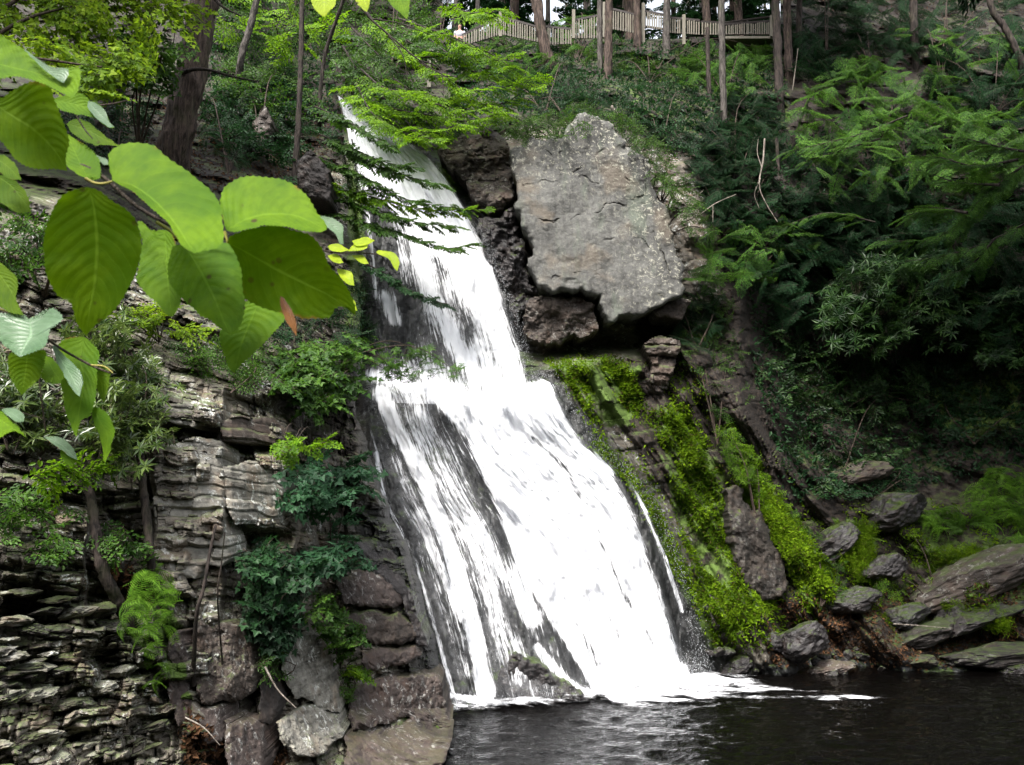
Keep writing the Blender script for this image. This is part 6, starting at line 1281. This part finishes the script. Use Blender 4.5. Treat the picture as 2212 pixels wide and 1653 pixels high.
M['petiole'] = plain('petiole', (0.30, 0.26, 0.06))
ZT = {1: (0.22483, 0, 53.1), 2: (0.26765, 70.8, 283.1), 3: (0.27834, 353.9, 353.9), 4: (0.28359, 0, 548.6), 0: (1, 0, 0)}
def zc(z, pts):
    k, a, b = ZT[z]; q = np.asarray(pts, float) * k; return q + np.array([a, b])
def big_leaf(parent, z, mid, left, right, Y, mat, tu=0.0, tv=0.0, cup=0.12, lab=None, ns=84, na=11, teeth=2.2, droop=0.0, split=None):
    md = resample(zc(z, mid), ns); l = resample(zc(z, [mid[0]] + left + [mid[-1]]), ns); r = resample(zc(z, [mid[0]] + right + [mid[-1]]), ns)
    for e, sg in ((l, 1), (r, -1)):
        tg = np.gradient(e, axis=0); nn = np.stack([tg[:, 1], -tg[:, 0]], -1); nn /= np.linalg.norm(nn, axis=1)[:, None] + 1e-9
        out = np.sign(((e - md) * nn).sum(1))[:, None]
        w = np.linalg.norm(e - md, axis=1)[:, None]
        e += nn * out * teeth * ((np.arange(ns) % 3 == 0) - 0.4)[:, None] * np.minimum(1, w / 20) + nn * out * (1.6 * vnoise(np.stack([np.arange(ns) / 6.0, np.zeros(ns) + Y * 91, np.zeros(ns) + sg], -1)))[:, None]
    j = np.linspace(-1, 1, 2 * na + 1)
    uv2 = np.where((j < 0)[None, :, None], md[:, None] + (l - md)[:, None] * np.abs(j)[None, :, None], md[:, None] + (r - md)[:, None] * np.abs(j)[None, :, None])
    s = np.linspace(0, 1, ns)[:, None]
    u, v = uv2[..., 0], uv2[..., 1]
    w = np.where(j[None] < 0, np.linalg.norm(l - md, axis=1)[:, None], np.linalg.norm(r - md, axis=1)[:, None])
    k = px(Y)
    Yg = Y + k * (tu * (u - md[:, 0].mean()) + tv * (md[:, 1].mean() - v))
    Yg = Yg - k * cup * w * np.abs(j)[None] ** 1.5 + k * droop * 40 * (s - 0.4) ** 2
    tri = np.abs(((s * 11 - np.abs(j)[None] * 3.2) % 1) - 0.5)
    Yg = Yg + k * 0.6 * (tri - 0.25) * np.minimum(1, w / 30) + k * 3.5 * vnoise(np.stack([u / 45, v / 45, u * 0 + Y * 50], -1))
    vv = P(u, v, Yg); m = 2 * na + 1
    i = np.arange(ns * m).reshape(ns, m)
    f = np.stack([i[:-1, :-1], i[1:, :-1], i[1:, 1:], i[:-1, 1:]], -1).reshape(-1, 4)
    uvm = np.stack([s * np.ones((1, m)), 2 + j[None] * np.ones((ns, 1))], -1).reshape(-1, 2)
    o = mesh('leaf', vv, [f], M[mat], parent, True, uv=uvm)
    if lab: o['label'] = lab
    return o
def twig(parent, pts, Y, r, name='twig', mat='twig'):
    q = np.asarray(pts, float); Yv = np.linspace(Y[0], Y[1], len(q)) if isinstance(Y, tuple) else np.full(len(q), Y)
    g = Geo(); tube_geo(g, P(q[:, 0], q[:, 1], Yv), np.linspace(r, r * 0.55, len(q)), 10, 0.12, 1.0, 40); return g.build(name, M[mat], parent, True)
br = thing('leafy_branch', 'near branch with large serrated green leaves reaching in from the left', 'branch', P(-60, 200, 0.8))
twig(br, [(-80, 180), (40, 270), (140, 345), (190, 362), (232, 390), (290, 442), (354, 480), (420, 506), (489, 515)], (0.80, 0.765), 0.0028)
twig(br, [(185, 386), (205, 396), (225, 397), (243, 392)], 0.735, 0.0016, 'petiole', 'petiole')
twig(br, [(338, 480), (365, 497), (378, 510), (392, 526)], 0.745, 0.0016, 'petiole', 'petiole')
twig(br, [(485, 500), (489, 515), (492, 526)], 0.745, 0.0014, 'petiole', 'petiole')
twig(br, [(80, 175), (135, 205), (180, 275), (200, 300)], 0.92, 0.0012)
twig(br, [(215, 228), (245, 224), (276, 217)], 0.95, 0.0011)
big_leaf(br, 1, [(-90, 360), (150, 420), (350, 470), (550, 560), (650, 640), (690, 705)], [(-80, 60), (0, 95), (200, 220), (400, 365), (520, 415), (700, 412), (768, 432), (762, 560), (735, 650)], [(-90, 500), (0, 520), (130, 500), (280, 520), (450, 590), (570, 650)], 0.66, 'leafA', 0.0, 0.9, 0.35, 'bright folded leaf at the top of the branch')
big_leaf(br, 1, [(230, 240), (330, 330), (430, 420), (540, 490), (610, 562)], [(300, 280), (400, 362), (520, 413), (640, 420), (660, 470)], [(260, 265), (340, 355), (440, 445), (540, 520)], 0.655, 'leafC', 0.0, 0.5, 0.1, 'pale shining curled leaf edge', ns=40, teeth=0.5)
big_leaf(br, 1, [(-90, 740), (130, 880), (330, 1010), (520, 1200), (648, 1410)], [(-30, 700), (40, 690), (150, 620), (290, 555), (400, 555), (480, 610), (540, 760), (620, 950), (660, 1080), (665, 1180), (630, 1300)], [(-70, 900), (-50, 1060), (80, 1200), (150, 1300), (250, 1360), (400, 1392), (560, 1390)], 0.71, 'leafB', 0.0, -0.25, 0.1, 'dark shaded leaf at the left edge')
big_leaf(br, 1, [(850, 1485), (780, 1350), (710, 1200), (655, 1055)], [(750, 1440), (640, 1350), (620, 1250), (635, 1120)], [(960, 1480), (955, 1320), (900, 1220), (780, 1130)], 0.79, 'leafA', 0.0, 0.5, 0.1)
big_leaf(br, 1, [(500, 720), (700, 760), (900, 830), (1100, 985)], [(600, 690), (740, 655), (830, 690), (860, 735), (930, 757), (1000, 820), (1050, 930)], [(560, 800), (640, 842), (800, 872), (920, 905), (1035, 985)], 0.88, 'leafD', 0.0, 0.4, 0.2)
big_leaf(br, 1, [(840, 740), (900, 800), (980, 880), (1100, 985)], [(900, 745), (950, 770), (1005, 825), (1050, 925)], [(850, 800), (910, 880), (980, 940), (1040, 988)], 0.872, 'leafC', 0.0, 0.4, 0.1, 'pale shining tip of a twisted leaf', ns=40, teeth=0.5)
big_leaf(br, 1, [(640, 950), (850, 1020), (1020, 1110), (1185, 1180)], [(740, 905), (850, 940), (960, 1030), (1080, 1120)], [(680, 1030), (800, 1115), (920, 1160), (1050, 1160)], 0.95, 'leafB', 0.0, 0.2, 0.1)
big_leaf(br, 1, [(905, 1240), (960, 1290), (1045, 1345)], [(960, 1265), (1030, 1290)], [(930, 1290), (990, 1340)], 0.93, 'leafC', 0.0, 0.4, 0.1, 'small pale leaf between two bright leaves', ns=24, na=5, teeth=0.5)
big_leaf(br, 1, [(-90, 1260), (60, 1350), (205, 1500)], [(0, 1250), (100, 1290), (175, 1390)], [(-60, 1400), (0, 1420), (100, 1485)], 0.9, 'leafB', 0.0, 0.3, 0.1)
big_leaf(br, 1, [(-90, 1420), (120, 1560), (300, 1800)], [(60, 1455), (160, 1510), (255, 1620)], [(-60, 1650), (60, 1740), (180, 1810)], 0.93, 'leafB', 0.0, 0.1, 0.1)
big_leaf(br, 2, [(640, 398), (800, 440), (950, 540), (1080, 670), (1180, 800), (1255, 915), (1300, 985)], [(615, 300), (612, 190), (660, 140), (740, 100), (840, 92), (980, 118), (1060, 190), (1220, 300), (1340, 400), (1440, 480), (1515, 590), (1530, 700), (1540, 890), (1450, 955)], [(720, 445), (800, 490), (900, 572), (1000, 662), (1100, 752), (1190, 905)], 0.69, 'leafA', 0.0, 1.0, 0.25, 'long bright leaf arching to the right')
big_leaf(br, 2, [(445, 452), (490, 600), (515, 800), (520, 1000), (500, 1250), (460, 1450), (430, 1655)], [(330, 470), (230, 530), (160, 640), (110, 760), (90, 900), (90, 1050), (130, 1220), (200, 1330), (290, 1380), (320, 1440), (350, 1540), (395, 1610)], [(530, 480), (640, 560), (760, 640), (830, 720), (868, 830), (875, 960), (850, 1100), (810, 1210), (750, 1310), (680, 1420), (600, 1510), (500, 1570)], 0.72, 'leafB', 0.12, -0.35, 0.12, 'broad dark hanging leaf in the middle of the branch')
big_leaf(br, 2, [(1060, 800), (1080, 1000), (1090, 1200), (1110, 1400), (1120, 1500)], [(960, 800), (850, 725), (880, 900), (855, 1080), (840, 1200), (910, 1310), (1000, 1385), (1070, 1470)], [(1130, 840), (1170, 1000), (1185, 1200), (1200, 1370), (1160, 1465)], 0.80, 'leafD', 0.0, 0.35, 0.15)
big_leaf(br, 2, [(1195, 905), (1280, 1010), (1400, 1230), (1480, 1390), (1545, 1550), (1595, 1645)], [(1120, 950), (1090, 1150), (1150, 1300), (1250, 1390), (1340, 1480), (1450, 1545), (1530, 1610)], [(1330, 970), (1560, 900), (1650, 1000), (1690, 1100), (1720, 1250), (1700, 1500), (1650, 1605)], 0.76, 'leafD', -0.25, 0.3, -0.35, 'hanging folded leaf with corrugated right half')
big_leaf(br, 3, [(490, 520), (620, 440), (800, 395), (1000, 400), (1150, 455), (1262, 515)], [(450, 420), (440, 300), (470, 190), (520, 148), (620, 105), (780, 103), (960, 133), (1080, 210), (1150, 300), (1200, 390), (1262, 480)], [(560, 532), (680, 500), (800, 480), (950, 490), (1100, 525), (1185, 530)], 0.715, 'leafA', 0.0, 0.9, 0.2, 'bright upper leaf at the right end of the branch')
big_leaf(br, 3, [(1200, 400), (1300, 470), (1370, 540), (1395, 625)], [(1260, 408), (1330, 430), (1388, 480), (1390, 560)], [(1220, 450), (1280, 500), (1340, 560), (1365, 620)], 0.83, 'leafC', 0.0, 0.3, 0.1, 'pale grey leaf tip behind the bright upper leaf', ns=40, teeth=0.5)
big_leaf(br, 3, [(490, 610), (700, 720), (900, 830), (1100, 930), (1300, 1030), (1492, 1185)], [(520, 555), (620, 520), (760, 490), (880, 480), (1000, 520), (1120, 550), (1200, 620), (1250, 700), (1290, 790), (1380, 890), (1430, 980), (1478, 1090)], [(545, 690), (600, 820), (610, 950), (640, 1060), (760, 1110), (900, 1150), (1000, 1165), (1090, 1200), (1280, 1197), (1330, 1122), (1430, 1110)], 0.735, 'leafB', 0.0, -0.4, 0.15, 'dark large leaf at the right end with a pale midrib')
big_leaf(br, 3, [(740, 1060), (660, 1250), (600, 1400), (545, 1625)], [(600, 1080), (500, 1250), (435, 1300), (440, 1420), (470, 1500), (510, 1585)], [(920, 1120), (945, 1190), (900, 1260), (820, 1350), (720, 1450), (620, 1545)], 0.82, 'leafD', 0.0, 0.3, 0.1, 'leaf hanging lowest under the dark right leaf')
big_leaf(br, 3, [(905, 1030), (950, 1120), (1000, 1220), (1030, 1340)], [(940, 1050), (1000, 1150), (1030, 1260)], [(905, 1090), (940, 1200), (990, 1280)], 0.73, 'deadleaf' if 'deadleaf' in M else 'leafC', 0.0, 0.2, 0.1, 'brown withered leaf scrap', ns=30, na=4, teeth=1.0)
b2 = thing('leafy_branch', 'lower near branch with drooping blotched leaves at the left edge', 'branch', P(-50, 640, 1.0))
twig(b2, [(-60, 630), (0, 672), (60, 692), (115, 742), (190, 786), (238, 806)], (1.0, 0.98), 0.0022)
big_leaf(b2, 4, [(-80, 60), (60, 240), (180, 465)], [(0, 68), (80, 125), (128, 190), (132, 280), (120, 370)], [(-80, 300), (0, 400), (70, 445)], 0.97, 'leafB', 0, 0.2, 0.1)
big_leaf(b2, 4, [(225, 495), (235, 620), (190, 700), (150, 785)], [(150, 450), (50, 448), (-40, 470), (-60, 600), (0, 665), (60, 722)], [(300, 450), (400, 412), (478, 480), (440, 535), (380, 570), (370, 650), (330, 715), (250, 750)], 0.95, 'leafC', 0, 0.9, 0.3, 'pale bluish two lobed leaf turned to the sky')
big_leaf(b2, 4, [(210, 735), (200, 850), (185, 960), (165, 1075)], [(80, 755), (60, 850), (85, 950), (130, 1030)], [(345, 740), (335, 850), (300, 950), (240, 1010)], 1.02, 'leafB', 0, -0.1, 0.1)
big_leaf(b2, 4, [(345, 765), (390, 860), (475, 995)], [(320, 850), (325, 960), (400, 985)], [(400, 800), (480, 890), (505, 950)], 1.03, 'leafA', 0, 0.4, 0.1)
big_leaf(b2, 4, [(395, 690), (480, 830), (560, 960), (607, 1090)], [(440, 720), (500, 780), (570, 850), (628, 930), (625, 1010)], [(420, 790), (470, 890), (530, 1000), (570, 1060)], 0.96, 'leafC', 0, 0.6, 0.1, 'narrow pale leaf hanging in front of the veined leaf')
big_leaf(b2, 4, [(640, 632), (610, 800), (640, 950), (620, 1100), (595, 1250), (580, 1395)], [(520, 640), (448, 690), (460, 750), (500, 830), (520, 900), (468, 980), (480, 1100), (500, 1200), (540, 1315)], [(700, 680), (760, 760), (745, 850), (742, 1000), (720, 1150), (690, 1235), (625, 1270)], 1.0, 'leafD', 0.1, 0.35, 0.15, 'large veined leaf hanging lowest at the left')
big_leaf(b2, 4, [(700, 1165), (770, 1290), (820, 1400), (800, 1595)], [(710, 1260), (755, 1380), (780, 1500), (785, 1560)], [(770, 1180), (840, 1245), (872, 1360), (845, 1480), (825, 1545)], 0.99, 'leafD', 0, 0.3, 0.1)
big_leaf(b2, 4, [(700, 850), (770, 980), (790, 1135)], [(705, 920), (740, 1020), (765, 1090)], [(800, 860), (840, 900), (830, 1000), (812, 1080)], 1.02, 'leafB', 0, 0.2, 0.1)
big_leaf(b2, 4, [(-80, 1200), (60, 1300), (205, 1405)], [(0, 1190), (100, 1285), (160, 1345)], [(-80, 1430), (0, 1405), (100, 1345)], 0.98, 'leafA', 0, 0.6, 0.1)
big_leaf(b2, 4, [(10, 1190), (100, 1220), (175, 1280)], [(60, 1175), (140, 1190), (180, 1230)], [(60, 1235), (130, 1280)], 0.99, 'leafC', 0, 0.6, 0.1, ns=30, teeth=0.8)
big_leaf(b2, 4, [(330, 1390), (440, 1440), (520, 1500), (590, 1570)], [(430, 1390), (500, 1420), (560, 1480)], [(390, 1440), (460, 1490), (520, 1535)], 1.04, 'leafC', 0, 0.7, 0.1, ns=40, teeth=0.8)
big_leaf(b2, 4, [(455, 1480), (500, 1550), (535, 1625)], [(462, 1540), (500, 1600)], [(560, 1500), (590, 1550), (565, 1600)], 1.045, 'leafD', 0, 0.3, 0.1, ns=40, teeth=0.8)
twig(b2, [(197, 789), (225, 792), (244, 806)], 0.975, 0.0011, 'petiole', 'petiole')
twig(b2, [(0, 668), (64, 690)], 0.985, 0.001, 'petiole', 'petiole'); twig(b2, [(70, 700), (95, 905), (100, 935)], 1.05, 0.0012)
twig(b2, [(95, 905), (40, 890), (0, 880)], 1.04, 0.001)
b3 = thing('yellow_twig', 'thin twig with small yellow green leaves right of the large dark leaf', 'twig', P(700, 545, 1.5))
twig(b3, [(690, 540), (730, 546), (790, 547), (850, 556)], 1.5, 0.0014); twig(b3, [(600, 470), (640, 500), (690, 540)], 1.5, 0.0016)
for md, l, r in [([(755, 540), (735, 536), (708, 533)], [(735, 528), (715, 527)], [(738, 545), (715, 541)]), ([(752, 543), (772, 530), (796, 526)], [(760, 530), (780, 523)], [(775, 542), (792, 536)]), ([(760, 552), (778, 558), (797, 570)], [(775, 550), (790, 557)], [(770, 562), (785, 570)]),
                 ([(708, 552), (725, 556), (742, 568)], [(722, 548), (736, 556)], [(715, 563), (730, 569)]), ([(728, 580), (745, 596), (765, 618)], [(745, 582), (760, 590), (765, 605)], [(732, 595), (748, 612)]), ([(812, 545), (838, 548), (858, 586)], [(820, 540), (850, 546), (864, 566)], [(822, 552), (840, 560), (852, 580)]),
                 ([(760, 520), (778, 530), (810, 520)], [(775, 515), (795, 512)], [(770, 532), (795, 528)]), ([(745, 640), (758, 655), (772, 672)], [(756, 640), (768, 655)], [(748, 655), (762, 670)])]:
    big_leaf(b3, 0, md, l, r, 1.49, 'leafY', 0, 0.8, 0.1, None, 24, 4, 0.8)
b4 = thing('branch_tip', 'three yellow green leaf tips hanging into the top of the picture', 'twig', P(780, -20, 1.0))
twig(b4, [(640, -60), (760, -40), (900, -45)], 1.0, 0.0018)
big_leaf(b4, 0, [(698, -40), (700, -5), (702, 37)], [(672, -15), (676, 12), (688, 28)], [(725, -20), (725, 12), (712, 25)], 1.0, 'leafY', 0, 0.6, 0.1, None, 40, 6, 1.2)
big_leaf(b4, 0, [(775, -40), (785, -10), (793, 26)], [(762, -20), (770, 5), (782, 18)], [(800, -20), (800, 5), (798, 15)], 1.0, 'leafY', 0, 0.6, 0.1, None, 40, 6, 1.0)
big_leaf(b4, 0, [(845, -40), (860, -10), (880, 42)], [(832, -15), (845, 10), (865, 28)], [(885, -20), (886, 8), (884, 28)], 1.0, 'leafA', 0, 0.5, 0.1, None, 40, 6, 1.0)
